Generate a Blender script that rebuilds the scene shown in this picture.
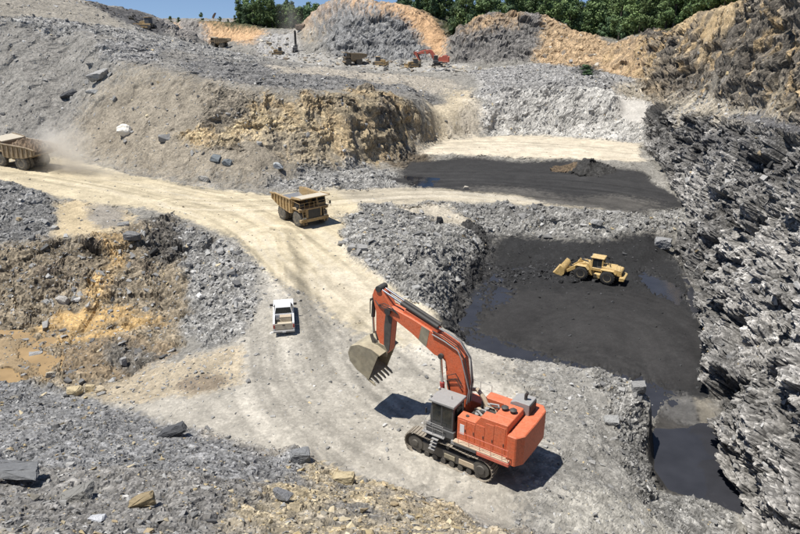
import bpy, bmesh, math, random
import numpy as np
from mathutils import Vector, Matrix, Euler
from mathutils.geometry import delaunay_2d_cdt

for o in list(bpy.data.objects):
    bpy.data.objects.remove(o)
random.seed(7)
rng = np.random.default_rng(11)
scene = bpy.context.scene
COL = scene.collection

# ------------------------------------------------------------------ camera
CAM_H = 29.0
FPX, CX, CY = 640.0, 400.0, 267.0            # photograph is 800 x 534
PITCH = math.atan(253.0 / 640.0)
CP, SP = math.cos(PITCH), math.sin(PITCH)
cam_d = bpy.data.cameras.new('camera')
cam_d.sensor_width = 36.0
cam_d.lens = 36.0 * FPX / 800.0
cam_d.clip_start = 0.3
cam_d.clip_end = 6000
cam = bpy.data.objects.new('camera', cam_d)
COL.objects.link(cam)
cam.location = (0, 0, CAM_H)
cam.rotation_euler = (math.pi / 2 - PITCH, 0, 0)
scene.camera = cam

# ------------------------------------------------------------------ light
SUN_EL = math.radians(69)
SUN_AZ = math.radians(-107)                   # measured from +Y towards +X
world = bpy.data.worlds.new('World')
scene.world = world
world.use_nodes = True
wn = world.node_tree.nodes
wl = world.node_tree.links
wn.clear()
w_out = wn.new('ShaderNodeOutputWorld')
w_bg = wn.new('ShaderNodeBackground')
w_sky = wn.new('ShaderNodeTexSky')
w_sky.sky_type = 'NISHITA'
w_sky.sun_disc = False
w_sky.sun_elevation = SUN_EL
w_sky.sun_rotation = SUN_AZ
w_sky.altitude = 1200
w_sky.air_density = 0.8
w_sky.dust_density = 0.0
w_sky.ozone_density = 1.5
w_bg.inputs['Strength'].default_value = 0.10
w_tc = wn.new('ShaderNodeTexCoord')                # the clear blue a few degrees up comes down to the horizon
w_up = wn.new('ShaderNodeVectorMath'); w_up.operation = 'ADD'; w_up.inputs[1].default_value = (0, 0, .14)
wl.new(w_tc.outputs['Generated'], w_up.inputs[0]); wl.new(w_up.outputs[0], w_sky.inputs['Vector'])
wl.new(w_sky.outputs[0], w_bg.inputs['Color'])
wl.new(w_bg.outputs[0], w_out.inputs['Surface'])
sun_d = bpy.data.lights.new('sun', 'SUN')
sun_d.energy = 5.0
sun_d.angle = math.radians(0.5)
sun_d.color = (1.0, 0.96, 0.89)
sun = bpy.data.objects.new('sun', sun_d)
COL.objects.link(sun)
sdir = Vector((math.sin(SUN_AZ) * math.cos(SUN_EL), math.cos(SUN_AZ) * math.cos(SUN_EL), math.sin(SUN_EL)))
sun.rotation_euler = sdir.to_track_quat('Z', 'Y').to_euler()
sun.location = (-60, 0, 120)
scene.view_settings.view_transform = 'Standard'
scene.view_settings.look = 'None'
scene.view_settings.exposure = 0.28
scene.view_settings.gamma = 1.0
scene.view_settings.use_curve_mapping = False
scene.cycles.max_bounces = 6
scene.cycles.diffuse_bounces = 3
scene.cycles.volume_bounces = 3
scene.cycles.use_denoising = True
scene.cycles.denoiser = 'OPENIMAGEDENOISE'
scene.cycles.denoising_input_passes = 'RGB_ALBEDO_NORMAL'
scene.cycles.denoising_prefilter = 'ACCURATE'

# ------------------------------------------------------------------ helpers
def ray(u, v):
    x = (u - CX) / FPX
    y = (v - CY) / FPX
    return (x, CP - y * SP, -SP - y * CP)
def Z(u, v, z):                               # the point of a pixel's ray at height z
    r = ray(u, v)
    t = (z - CAM_H) / r[2]
    return (r[0] * t, r[1] * t, z)
def D(u, v, d):                               # the point of a pixel's ray at depth d
    r = ray(u, v)
    return (r[0] * d, r[1] * d, CAM_H + r[2] * d)
def UD(u, d, z):                              # column u, depth d, height z
    z = z - .0125 * d
    return ((u - CX) / FPX * d, (d + (z - CAM_H) * SP) / CP, z)
def project(P):
    z = P[..., 2] - CAM_H
    dep = P[..., 1] * CP - z * SP
    up = P[..., 1] * SP + z * CP
    dep = np.maximum(dep, 0.1)
    return CX + FPX * P[..., 0] / dep, CY - FPX * up / dep, dep

U32 = np.uint32
def hsh(ix, iy, iz, seed):
    with np.errstate(over='ignore'):
        h = (ix.astype(np.int64).astype(U32) * U32(374761393)) ^ (iy.astype(np.int64).astype(U32) * U32(668265263)) \
            ^ (iz.astype(np.int64).astype(U32) * U32(2147483647)) ^ U32(seed * 7919 + 13)
        h = (h ^ (h >> U32(13))) * U32(1274126177)
        h = (h ^ (h >> U32(16))) * U32(2246822519)
        h = h ^ (h >> U32(15))
    return h
def h01(ix, iy, iz, seed):
    return hsh(ix, iy, iz, seed).astype(np.float32) * np.float32(1.0 / 4294967296.0)
def vnoise2(x, y, scale, seed):               # smooth value noise, -1..1
    x = x * scale; y = y * scale
    ix = np.floor(x); iy = np.floor(y)
    fx = x - ix; fy = y - iy
    fx = fx * fx * fx * (fx * (fx * 6 - 15) + 10); fy = fy * fy * fy * (fy * (fy * 6 - 15) + 10)
    z0 = np.zeros_like(ix)
    a = h01(ix, iy, z0, seed); b = h01(ix + 1, iy, z0, seed)
    c = h01(ix, iy + 1, z0, seed); d = h01(ix + 1, iy + 1, z0, seed)
    return ((a * (1 - fx) + b * fx) * (1 - fy) + (c * (1 - fx) + d * fx) * fy) * 2 - 1
def fbm2(x, y, scale, seed, octv=4, gain=0.5):
    s = 0; a = 1.0; t = 0
    for i in range(octv):
        ca, sa = math.cos(i * 1.1 + .4), math.sin(i * 1.1 + .4)
        s = s + a * vnoise2(x * ca - y * sa, x * sa + y * ca, scale * 2 ** i, seed + i * 17)
        t += a; a *= gain
    return s / t
def vnoise3(p, scale, seed):
    x, y, z = p[:, 0] * scale, p[:, 1] * scale, p[:, 2] * scale
    ix, iy, iz = np.floor(x), np.floor(y), np.floor(z)
    fx, fy, fz = x - ix, y - iy, z - iz
    fx = fx * fx * (3 - 2 * fx); fy = fy * fy * (3 - 2 * fy); fz = fz * fz * (3 - 2 * fz)
    r = 0
    for dx in (0, 1):
        wx = fx if dx else 1 - fx
        for dy in (0, 1):
            wy = fy if dy else 1 - fy
            for dz in (0, 1):
                r = r + h01(ix + dx, iy + dy, iz + dz, seed) * wx * wy * (fz if dz else 1 - fz)
    return r * 2 - 1
def worley3(p, scale, seed):                  # nearest cell: value 0..1, edge distance, height of its tilted facet
    q = p * scale
    b = np.floor(q - 0.5)
    n = len(p)
    best = np.full(n, 9.0, np.float32); sec = np.full(n, 9.0, np.float32); val = np.zeros(n, np.float32); tlt = np.zeros(n, np.float32)
    for dx in (0, 1):
        for dy in (0, 1):
            for dz in (0, 1):
                cx, cy, cz = b[:, 0] + dx, b[:, 1] + dy, b[:, 2] + dz
                jx = cx + .2 + .6 * h01(cx, cy, cz, seed); jy = cy + .2 + .6 * h01(cx, cy, cz, seed + 1)
                jz = cz + .2 + .6 * h01(cx, cy, cz, seed + 2)
                d = (jx - q[:, 0]) ** 2 + (jy - q[:, 1]) ** 2 + (jz - q[:, 2]) ** 2
                m = d < best
                sec = np.where(m, best, np.minimum(sec, d))
                val = np.where(m, h01(cx, cy, cz, seed + 3), val)
                t = (q[:, 0] - jx) * (h01(cx, cy, cz, seed + 4) - .5) + (q[:, 1] - jy) * (h01(cx, cy, cz, seed + 5) - .5) + (q[:, 2] - jz) * (h01(cx, cy, cz, seed + 6) - .5)
                tlt = np.where(m, t, tlt)
                best = np.where(m, d, best)
    return val, np.sqrt(sec) - np.sqrt(best), tlt

# ------------------------------------------------------------------ survey of the quarry: break lines with heights
LINES = [
 # pit on the left: crest below the haul road, foot
 [Z(-120,215,4), Z(-40,228,2.6), Z(50,236,1.6), Z(110,233,1.2), Z(165,218,.8), Z(215,238,.4), Z(248,262,.2), Z(262,300,0), Z(240,335,-.3), Z(200,352,-.8)],
 [Z(-120,325,-4), Z(0,322,-4), Z(70,318,-4), Z(130,308,-3.8), Z(165,318,-3), Z(172,338,-2.2), Z(130,362,-3)],
 [Z(-60,345,-4.0), Z(10,342,-4.05), Z(45,366,-4.05)],
 [Z(80,388,-3.2), Z(140,398,-1.5), Z(180,395,-.8), Z(240,390,-.2)],
 # foreground rubble slope: toe and upper lines
 [Z(620,600,-1.5), Z(530,536,-.4), Z(470,512,0), Z(400,490,0), Z(330,463,0), Z(250,446,0), Z(190,428,-.4), Z(130,412,-1.4), Z(60,393,-3), Z(0,377,-4), Z(-140,345,-4)],
 [D(-160,534,27), D(0,534,27), D(200,534,27.5), D(330,534,29.5), D(420,534,32), D(480,534,35)],
 [D(-100,450,43), D(0,448,41.5), D(100,462,37.5), D(200,478,35.5), D(300,500,34.5)],
 # main floor
 [Z(285,330,0), Z(300,390,0), Z(360,420,0), Z(430,455,0), Z(520,470,-.1)],
 [Z(305,225,0), Z(310,270,0), Z(330,330,0), Z(400,345,0), Z(520,400,-.1), Z(580,430,-.6)],
 [Z(550,510,-.5), Z(600,480,-.9)],
 # rubble bank west of the lower pit, edge of the excavator's bench
 [Z(470,226,-1.8), Z(450,245,-.4), Z(428,265,0), Z(424,288,0), Z(440,318,-.3), Z(458,338,-.4), Z(500,352,-.5), Z(560,366,-.5), Z(605,372,-.6), Z(640,387,-.9), Z(652,402,-1.6), Z(624,425,-1.4), Z(630,465,-1.8), Z(648,502,-2.6), Z(690,540,-4)],
 [Z(345,235,0), Z(372,266,.2), Z(412,292,.2)],
 [Z(380,228,1.4), Z(410,236,1.7), Z(430,246,.8)],
 # foot of the lower pit, clockwise
 [Z(494,262,-6), Z(480,280,-6), Z(463,305,-6), Z(452,327,-6), Z(465,345,-6), Z(510,382,-6), Z(590,396,-6), Z(632,402,-6), Z(662,410,-6.05), Z(652,424,-6.1), Z(650,434,-6.4), Z(652,470,-6.4), Z(668,490,-6.4), Z(700,500,-6.4), Z(735,511,-6.4)],
 [Z(494,262,-6), Z(560,268,-6), Z(640,268,-6), Z(672,256,-6)],
 [Z(500,233,-3.6), Z(560,240,-3.6), Z(610,240,-3.6), Z(650,233,-3.2), Z(678,222,-3)],
 [Z(672,397,-6.13), Z(692,421,-6.15), Z(704,436,-6.35), Z(714,455,-6.6)],
 [Z(560,320,-6), Z(640,330,-6), Z(660,370,-6)],
 # berm and road behind the pit, upper coal bench
 [Z(455,206,-1.4), Z(520,212,-1.7), Z(580,218,-1.9), Z(640,219,-2)],
 [Z(350,200,-.3), Z(400,194,-.9), Z(450,191,-1.4), Z(520,198,-1.8), Z(580,206,-2), Z(640,211,-2)],
 [Z(385,182,-1.5), Z(412,161,-1.9), Z(520,161,-2), Z(640,170,-2)],
 [Z(420,152,-1.2), Z(520,157,-1.2), Z(600,161,-1.2), Z(652,164,-1.3)],
 [Z(440,140,-1), Z(500,134,-1), Z(570,136,-1), Z(642,141,-1)],
 # grey rubble slope behind the sandy strip
 [D(478,100,172), D(520,86,174), D(560,83,172), D(612,88,170)],
 [D(470,70,225), D(560,66,225), D(618,76,216)],
 [D(622,99,176), D(652,99,178)], [D(622,118,170), D(648,120,168)],
 # right wall: foot, crest
 [Z(642,141,-1), Z(655,155,-1.5), Z(672,180,-2), Z(690,206,-2.2), Z(678,230,-3.6), Z(676,250,-6), Z(690,290,-6), Z(705,330,-6), Z(710,380,-6), Z(713,408,-6.0), Z(735,450,-6.4), Z(742,490,-6.4), Z(747,515,-6.3), Z(752,560,-5), Z(765,640,-3)],
 [D(655,103,180), D(675,108,154), D(700,117,130), D(750,126,104), D(800,137,84), D(880,170,62), D(1000,260,38), (36,20,16), (40,2,18)],
 # upper cliff: foot, crest
 [D(680,88,168), D(740,104,119), D(800,120,92), D(880,150,67), D(1000,235,43)],
 [D(605,43,245), D(640,38,214), D(690,17,181), D(720,7,148), D(745,-1,132), D(770,-16,118), D(800,-30,104), D(880,-60,82), D(1000,-100,64)],
 # middle hill
 [D(452,62,245), D(500,60,245), D(560,64,240), D(600,69,230), D(640,80,194)],
 [D(451,35,262), D(470,14,262), D(500,7,262), D(540,14,262), D(570,29,258), D(605,43,245)],
 [D(448,47,292), D(450,62,262)],
 # big cliff on the far bench
 [D(285,43,315), D(330,56,272), D(390,60,262), D(440,61,256)],
 [D(275,29,330), D(305,9,312), D(325,-8,302), D(360,-12,292), D(400,-3,285), D(430,15,281), D(446,34,278)],
 [D(285,30,318), D(330,29,292)],
 # far bench and the ridge in front of it
 [D(190,47,300), D(230,48.5,292), D(280,52,290), D(330,60,258), D(400,65,246), D(440,66,243), D(470,68,238)],
 [D(130,34,163), D(165,39,172), D(200,46,185), D(222,52,192), D(260,58,192), D(300,63,190), D(340,68,188), D(400,74,188), D(440,78,194)],
 [UD(180,255,15), UD(240,225,14.5), UD(300,220,13.5), UD(360,218,12.8)],
 # left spoil slope
 [Z(-140,125,5.5), Z(60,150,3.2), Z(130,170,1.8), Z(200,184,.8), Z(260,186,.4), Z(300,177,.2), Z(340,171,-.3), Z(385,163,-1.2), Z(415,153,-1.2), Z(440,140,-1)],
 [D(-150,5,150), D(0,17,155), D(70,26,158), D(130,34,163)],
 [D(128,63,136), D(170,72,132), D(210,80,130), D(250,87,128), D(300,92,130), D(350,91,134), D(385,95,142), D(420,100,156), D(440,114,164), D(450,126,164)],
 [D(-150,-40,190), D(0,-16,186), D(70,0,196), D(95,4,215), D(140,10,235), D(165,22,240), D(200,34,236)],
 # haul road, berm on its left
 [Z(-140,160,5.2), Z(-60,166,4.4), Z(0,172,3.4), Z(60,182,2.4), Z(130,192,1.4), Z(200,205,.6), Z(260,220,.2)],
 [Z(-120,186,6), Z(0,188,4.3), Z(35,194,3.6), Z(52,208,2.6)],
 [Z(-120,200,4), Z(0,243,1.6), Z(40,238,1.8)],
 [Z(-120,172,5), Z(0,180,3.2), Z(52,190,2.5), Z(64,216,1.8)],
 # far hills on the left
 [UD(140,345,10.5), UD(220,350,10.5), UD(290,340,10.5)],
 [D(160,14,405), D(200,13,392), D(235,21,382), D(262,28,372), D(290,31,345)],
 # ground under the woods, outer rim
 [UD(500,320,25), UD(560,310,19), UD(600,300,17), UD(650,260,20)],
 [UD(350,345,25), UD(450,420,34), UD(600,440,34), UD(700,330,32), UD(760,230,35)],
 [UD(100,470,12), UD(200,470,22), UD(300,430,24)],
 [UD(-150,320,14), UD(60,320,14), UD(150,300,11)],
]
PTS = [(-30,4,22), (0,3,24), (25,6,17), (-75,8,16), (-60,25,12), (8,16,12.5), (25,20,5), (-110,40,9), (-170,130,25), (-220,210,40), (-420,350,30), (-1000,1000,27), (0,1000,27), (1000,1000,30),
       (520,420,60), (260,250,60), (190,150,55), (130,100,48), (95,40,40), (70,2,34), (-150,2,18), (-260,90,18), (400,2,50),(-400,2,20)]
cv, ce, cz = [], [], []
_idx = {}
def addp(p):
    k = (round(p[0], 3), round(p[1], 3))
    if k not in _idx:
        _idx[k] = len(cv); cv.append(Vector((p[0], p[1]))); cz.append(p[2])
    return _idx[k]
for L in LINES:
    ids = [addp(p) for p in L]
    ce += [(a, b) for a, b in zip(ids[:-1], ids[1:]) if a != b]
for p in PTS:
    addp(p)
res = delaunay_2d_cdt(cv, ce, [], 0, 1e-4)
tv = np.array([(p.x, p.y) for p in res[0]])
tz = np.zeros(len(tv))
_cva = np.array([(p.x, p.y) for p in cv]); _cza = np.array(cz)
for i, ov in enumerate(res[3]):
    if ov:
        tz[i] = cz[ov[0]]
    else:
        d2 = ((_cva - tv[i]) ** 2).sum(1); k = np.argsort(d2)[:4]; w = 1 / (d2[k] + 1e-3); tz[i] = (w * _cza[k]).sum() / w.sum()
        print('CROSSING at', tv[i], [round(a, 1) for a in tz[i:i + 1]])

# ------------------------------------------------------------------ grid
def seg(a, b, n):
    return list(np.linspace(a, b, n, endpoint=False))
rows = seg(8, 20, 30) + seg(20, 50, 290) + seg(50, 92, 190) + seg(92, 180, 370) + seg(180, 300, 190) + seg(300, 420, 60) + list(np.geomspace(420, 980, 24))
rows = np.array(rows, np.float32)
NC = 960
NR = len(rows)
# columns lie closer where the steep right wall stands, wider outside the area in view
_sx = np.array([-1, -.75, .40, .44, .75, .78, 1.0])
_ss = np.linspace(-1, 1, 4001); _cd = np.cumsum(np.interp(_ss, _sx, np.array([.25, .85, .92, 1.9, 1.9, .4, .3]))); _cd = (_cd - _cd[0]) / (_cd[-1] - _cd[0])
sgrid = np.interp(np.linspace(0, 1, NC), _cd, _ss).astype(np.float32)
HW = 0.80 * rows + 14
GX = (HW[:, None] * sgrid[None, :]).astype(np.float32)
GY = np.repeat(rows[:, None], NC, 1).astype(np.float32)
GZ = np.full((NR, NC), np.nan, np.float32)
for f in res[2]:
    a, b, c = (f[0], f[1], f[2])
    (x0, y0), (x1, y1), (x2, y2) = tv[a], tv[b], tv[c]
    j0 = np.searchsorted(rows, min(y0, y1, y2) - .01); j1 = np.searchsorted(rows, max(y0, y1, y2) + .01)
    if j1 <= j0:
        continue
    hw = (HW[j0], HW[j1 - 1])
    xs = [x / h for x in (x0, x1, x2) for h in hw]
    c0 = max(0, int(np.searchsorted(sgrid, min(xs))) - 1); c1 = min(NC, int(np.searchsorted(sgrid, max(xs))) + 2)
    if c1 <= c0:
        continue
    X = GX[j0:j1, c0:c1]; Y = GY[j0:j1, c0:c1]
    det = (y1 - y2) * (x0 - x2) + (x2 - x1) * (y0 - y2)
    if abs(det) < 1e-9:
        continue
    l0 = ((y1 - y2) * (X - x2) + (x2 - x1) * (Y - y2)) / det
    l1 = ((y2 - y0) * (X - x2) + (x0 - x2) * (Y - y2)) / det
    l2 = 1 - l0 - l1
    m = (l0 >= -1e-5) & (l1 >= -1e-5) & (l2 >= -1e-5)
    G = GZ[j0:j1, c0:c1]
    G[m] = (l0 * tz[a] + l1 * tz[b] + l2 * tz[c])[m]
print('holes', int(np.isnan(GZ).sum()))
GZ = np.nan_to_num(GZ, nan=10.0)
def blur(A, n, r=1):
    for _ in range(n):
        for ax in (0, 1):
            P = np.pad(A, [(r, r) if k == ax else (0, 0) for k in (0, 1)], mode='edge')
            cs = np.cumsum(P, axis=ax, dtype=np.float64)
            cs = np.concatenate([np.zeros_like(np.take(cs, [0], ax)), cs], ax)
            w = 2 * r + 1
            A = ((np.take(cs, range(w, cs.shape[ax]), ax) - np.take(cs, range(0, cs.shape[ax] - w), ax)) / w).astype(np.float32)
    return A
GZ = blur(GZ, 2, 4)

# pixel -> place on the surveyed ground
_PU, _PV, _PD = project(np.stack([GX, GY, GZ], -1))
def hit(u, v):
    for r in (1.2, 2.5, 5, 10, 25):
        m = (np.abs(_PU - u) < r) & (np.abs(_PV - v) < r)
        if m.any():
            k = np.flatnonzero(m)
            d = _PD.ravel()[k]
            k = k[d < d.min() + 2.0 + .04 * d.min()]
            e = (_PU.ravel()[k] - u) ** 2 + (_PV.ravel()[k] - v) ** 2
            i = k[np.argmin(e)]
            return np.array([GX.ravel()[i], GY.ravel()[i], GZ.ravel()[i]])
    r = Z(u, v, 0)
    return np.array(r)
FX, FY = GX.ravel(), GY.ravel()
N_A = fbm2(FX, FY, .12, 3, 5)                # broad wander
N_B = fbm2(FX, FY, .12, 91, 5)
N_C = fbm2(FX, FY, .45, 41, 4)
N_D = fbm2(FX, FY, 1.6, 57, 3, .6)
N_E = fbm2(FX, FY, 4.5, 77, 2, .7)
def inpoly(px, poly):
    x, y = px
    m = np.zeros(len(x), bool)
    n = len(poly)
    for i in range(n):
        x0, y0 = poly[i][:2]; x1, y1 = poly[(i + 1) % n][:2]
        if y0 == y1:
            continue
        c = ((y0 > y) != (y1 > y)) & (x < (x1 - x0) * (y - y0) / (y1 - y0) + x0)
        m ^= c
    return m
def mask(pix, wob=1.2, soft=2, world=False):
    poly = [tuple(p) if world else tuple(hit(*p)) for p in pix]
    # wander grows with the distance so that the outline is broken everywhere
    k = wob * np.clip(FY / 60, .5, 4)
    m = inpoly((FX + k * (N_A * .9 + N_C * .7 + N_D * .4), FY + k * (N_B * .9 - N_C * .7 + N_D * .4)), poly)
    b = blur(m.reshape(NR, NC).astype(np.float32), 2, soft * 2 + 1).ravel()
    e = 4 * b * (1 - b)
    return np.clip((b + e * (.45 * N_D + .35 * N_E) - .5) * 1.8 + .5, 0, 1).astype(np.float32)
# ------------------------------------------------------------------ what the ground is made of
REG = ['quarry_floor', 'haul_road', 'coal_bench', 'rock_wall', 'upper_cliff', 'spoil_slope', 'rubble_slope', 'hill', 'pit_bank', 'grey_rubble_slope', 'coal_pit_floor']
RI = {n: i for i, n in enumerate(REG)}
NV = NR * NC
colr = np.empty((NV, 3), np.float32); colr[:] = (.215, .21, .195)
rough = np.full(NV, .45, np.float32)
rock = np.zeros(NV, np.float32)              # fractured rock face
wet = np.zeros(NV, np.float32)
stone = np.zeros(NV, np.float32)             # density of loose stones
regn = np.full(NV, RI['spoil_slope'], np.int32)
regn[FY > 215] = RI['hill']
rough[FY > 205] = .6
def mix(a, b, m):
    return a * (1 - m) + b * m
def paint(pix, c=None, r=None, k=None, w=None, s=None, region=None, wob=1.2, soft=2, fac=1.0, var=None, world=False):
    global rough, rock, wet, stone
    m = mask(pix, wob, soft, world) * fac
    if var is not None:
        m = m * np.clip(var, 0, 1)
    if c is not None:
        colr[:] = mix(colr, np.array(c, np.float32), m[:, None])
    if r is not None: rough = mix(rough, r, m)
    if k is not None: rock = mix(rock, k, m)
    if w is not None: wet = mix(wet, w, m)
    if s is not None: stone = mix(stone, s, m)
    if region: regn[m > .5] = RI[region]
    return m
def sm(x, a, b):
    t = np.clip((x - a) / (b - a), 0, 1)
    return t * t * (3 - 2 * t)

# --- far left and skyline
paint([(-160,30),(0,17),(70,26),(130,34),(165,39),(200,46),(260,58),(340,68),(440,78),(420,100),(350,91),(250,87),(128,63),(90,110),(60,150),(-140,125)], (.202,.197,.186), .5, s=.5, wob=1.5)
paint([(-160,-60),(70,-2),(100,6),(130,33),(70,25),(0,16),(-160,0)], (.25,.235,.205), .4, s=.3)
paint([(88,2),(140,9),(165,22),(200,34),(200,40),(160,36),(120,20)], (.085,.085,.088), .5, s=.2)
paint([(0,15),(70,22),(130,30),(200,44),(260,57),(258,63),(200,56),(130,42),(70,34),(0,24)], (.24,.24,.235), .9, s=1.2, wob=1.0)
paint([(100,45),(160,42),(160,62),(125,62),(100,58)], (.22,.22,.22), .9, s=1.3, wob=1.0)
paint([(180,60),(260,62),(330,72),(400,76),(440,80),(430,98),(350,90),(300,91),(250,86),(200,78)], (.16,.16,.16), .7, s=.9)
paint([(262,64),(340,70),(440,78),(460,85),(440,92),(350,78),(280,72)], (.36,.33,.28), .4, s=.4, fac=.8)
# tan tip on the left slope
tanm = paint([(128,64),(170,72),(210,80),(255,89),(300,93),(350,92),(400,97),(440,114),(425,150),(385,160),(330,172),(260,186),(200,184),(130,170),(62,150),(85,112)], (.25,.224,.182), .42, s=.3, wob=1.8, soft=9)
paint([(208,84),(252,90),(260,120),(240,150),(215,150),(200,130)], (.17,.15,.12), 1.0, k=.25, wob=1.5, fac=.8)
ochm = paint([(262,97),(300,93),(350,92),(400,98),(436,112),(432,132),(405,150),(360,164),(310,166),(275,150),(235,134),(190,145),(176,134),(240,118)], (.46,.375,.235), .9, k=.32, wob=1.8, var=.75 + .9 * N_C)
paint([(300,95),(350,92),(400,98),(436,112),(425,128),(385,135),(350,120),(320,112)], (.20,.175,.14), 1.0, k=.5, wob=2, var=.25 + 1.5 * N_C)
paint([(278,128),(330,150),(345,165),(290,160),(262,140)], (.30,.27,.22), .5, wob=1.5, fac=.7)
paint([(415,102),(445,90),(470,86),(480,105),(452,140),(430,148),(432,120)], (.42,.37,.28), .35, s=.25)
# rubble heap behind the yellow haul truck
paint([(262,184),(300,172),(345,162),(395,168),(400,186),(345,194),(290,192)], (.235,.235,.23), .9, s=1.6, region='spoil_slope')
paint([(385,160),(405,148),(440,148),(430,160),(400,172)], (.12,.10,.075), .8, s=.4)
# --- grey rubble slope and sandy strip
paint([(470,72),(520,66),(560,64),(620,74),(652,98),(648,140),(570,136),(500,133),(478,130),(480,105)], (.41,.408,.395), .6, k=.05, s=.8, region='grey_rubble_slope')
paint([(470,72),(520,66),(560,64),(620,74),(650,96),(600,90),(540,86),(485,96)], (.24,.24,.24), .8, s=.6)
paint([(500,95),(545,100),(600,115),(600,125),(545,112),(500,108)], (.20,.20,.20), .9, fac=.6)
paint([(622,99),(652,98),(650,120),(620,118)], (.46,.45,.43), .15, s=0)
paint([(418,153),(440,139),(470,134),(500,134),(570,137),(638,143),(644,161),(600,161),(520,157)], (.50,.455,.37), .12, s=.03, region='haul_road', wob=.5)
paint([(446,140),(462,118),(470,100),(484,100),(482,118),(470,136)], (.46,.42,.35), .3, s=.2)
# --- haul road, floor
paint([(262,290),(300,230),(345,235),(412,292),(445,330),(500,352),(560,366),(605,372),(650,402),(624,425),(630,465),(648,502),(690,545),(620,610),(530,540),(400,492),(250,448),(130,414),(95,402),(150,372),(200,350),(240,335)], (.322,.308,.276), .22, s=.12, region='quarry_floor', wob=.8, soft=4)
paint([(262,290),(300,330),(330,345),(420,345),(520,390),(500,480),(400,492),(330,466),(250,446),(250,400),(262,350)], (.345,.33,.295), .22, wob=1.5, soft=8, fac=.7)
paint([(500,352),(560,366),(605,372),(650,402),(624,425),(630,465),(648,502),(690,545),(560,560),(520,500),(535,440),(530,395)], (.225,.222,.21), .5, s=.45, wob=1.5, soft=8)
paint([(605,372),(652,400),(650,425),(655,475),(672,492),(740,512),(745,545),(690,560),(640,500),(622,465),(615,425),(600,395)], (.205,.205,.20), .95, k=.15, s=1.3, wob=.8)
paint([(560,490),(640,500),(700,545),(640,580),(560,540)], (.275,.27,.25), .5, s=.5)
paint([(-160,142),(0,151),(60,157),(130,174),(200,188),(262,194),(330,190),(400,188),(450,187),(520,195),(600,203),(610,210),(540,206),(450,200),(370,206),(342,222),(350,250),(402,290),(442,318),(446,345),(400,345),(352,330),(320,300),(262,270),(240,240),(165,212),(110,205),(60,198),(0,182),(-160,172)], (.465,.412,.300), .12, s=.05, region='haul_road', wob=.7)
paint([(330,190),(400,187),(450,187),(520,195),(600,203),(610,210),(540,206),(450,200),(370,206)], (.38,.35,.29), .15, soft=3, fac=.8)
paint([(262,270),(320,300),(352,330),(400,345),(446,345),(442,318),(402,290),(350,250),(330,270)], (.43,.39,.31), .15, soft=8, wob=1.5, fac=.8)
paint([(56,204),(78,202),(112,206),(135,214),(120,236),(75,232),(50,238)], (.44,.37,.25), .25, s=.1)
paint([(88,205),(120,205),(125,225),(100,228),(86,218)], (.22,.215,.21), .3, wob=.6, fac=.8)
# --- left berm and pit
paint([(-140,178),(0,183),(40,190),(55,205),(48,240),(0,246),(-140,235)], (.165,.167,.168), .8, s=1.0, region='pit_bank')
bankm = paint([(-140,232),(0,244),(50,236),(110,232),(165,216),(215,238),(190,300),(180,340),(130,372),(80,392),(0,374),(-140,345)], (.235,.20,.148), .8, k=.3, s=.6, region='pit_bank', wob=1.0)
paint([(45,238),(110,233),(140,240),(160,270),(120,300),(60,300),(30,280)], (.12,.10,.078), 1.0, k=.5, wob=1.5, var=.3 + 1.6 * N_C)
paint([(95,232),(125,236),(122,262),(112,290),(98,320),(90,290),(108,262)], (.47,.33,.155), .7, wob=1.1, fac=.85, var=.8 + .9 * N_C)
paint([(150,215),(185,225),(185,262),(160,270),(140,250)], (.10,.098,.095), .9, k=.6, wob=1, fac=.8)
paint([(20,325),(60,312),(130,305),(160,318),(120,335),(60,345),(20,345)], (.50,.34,.145), .3, s=.3, wob=1.8, fac=.85, var=.7 + 1.2 * N_C)
paint([(60,345),(130,335),(175,345),(140,372),(80,380),(55,362)], (.23,.18,.12), .6, s=.5, wob=1.2)
paint([(105,340),(150,345),(160,362),(125,372),(105,360)], (.13,.13,.125), .8, s=.5, wob=1.2, fac=.8)
paint([(165,216),(215,238),(248,262),(262,300),(240,335),(205,348),(180,325),(190,290),(182,250)], (.235,.235,.23), .9, s=1.7, region='pit_bank', wob=.9)
paint([(155,365),(210,352),(245,345),(240,385),(180,395),(110,405),(70,395),(95,382)], (.34,.29,.21), .35, s=.6, wob=1.2, fac=.8)
paint([(180,378),(210,372),(230,382),(200,392),(175,390)], (.16,.13,.10), .3, wob=1.0, fac=.8)
paint([(-20,338),(12,338),(30,340),(46,352),(56,371),(48,378),(20,372),(-20,352)], (.27,.205,.125), .16, k=0, s=.4, wob=.8)
# --- rubble between road and lower pit
rubm = paint([(322,192),(345,228),(350,255),(402,292),(440,318),(455,338),(452,327),(463,305),(482,275),(496,246),(500,233),(560,240),(610,240),(650,233),(680,222),(690,206),(640,213),(560,208),(450,202),(372,207),(345,218)], (.225,.225,.218), .9, k=.12, s=1.3, region='pit_bank', wob=.8)
paint([(390,205),(440,205),(475,222),(480,232),(455,226),(420,212)], (.40,.37,.31), .25, s=.2, wob=.8)
paint([(440,205),(560,209),(640,214),(650,222),(560,220),(470,214)], (.13,.13,.13), .8, s=.9, fac=.7, wob=1.3, var=.5 + 1.4 * N_C)
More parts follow.
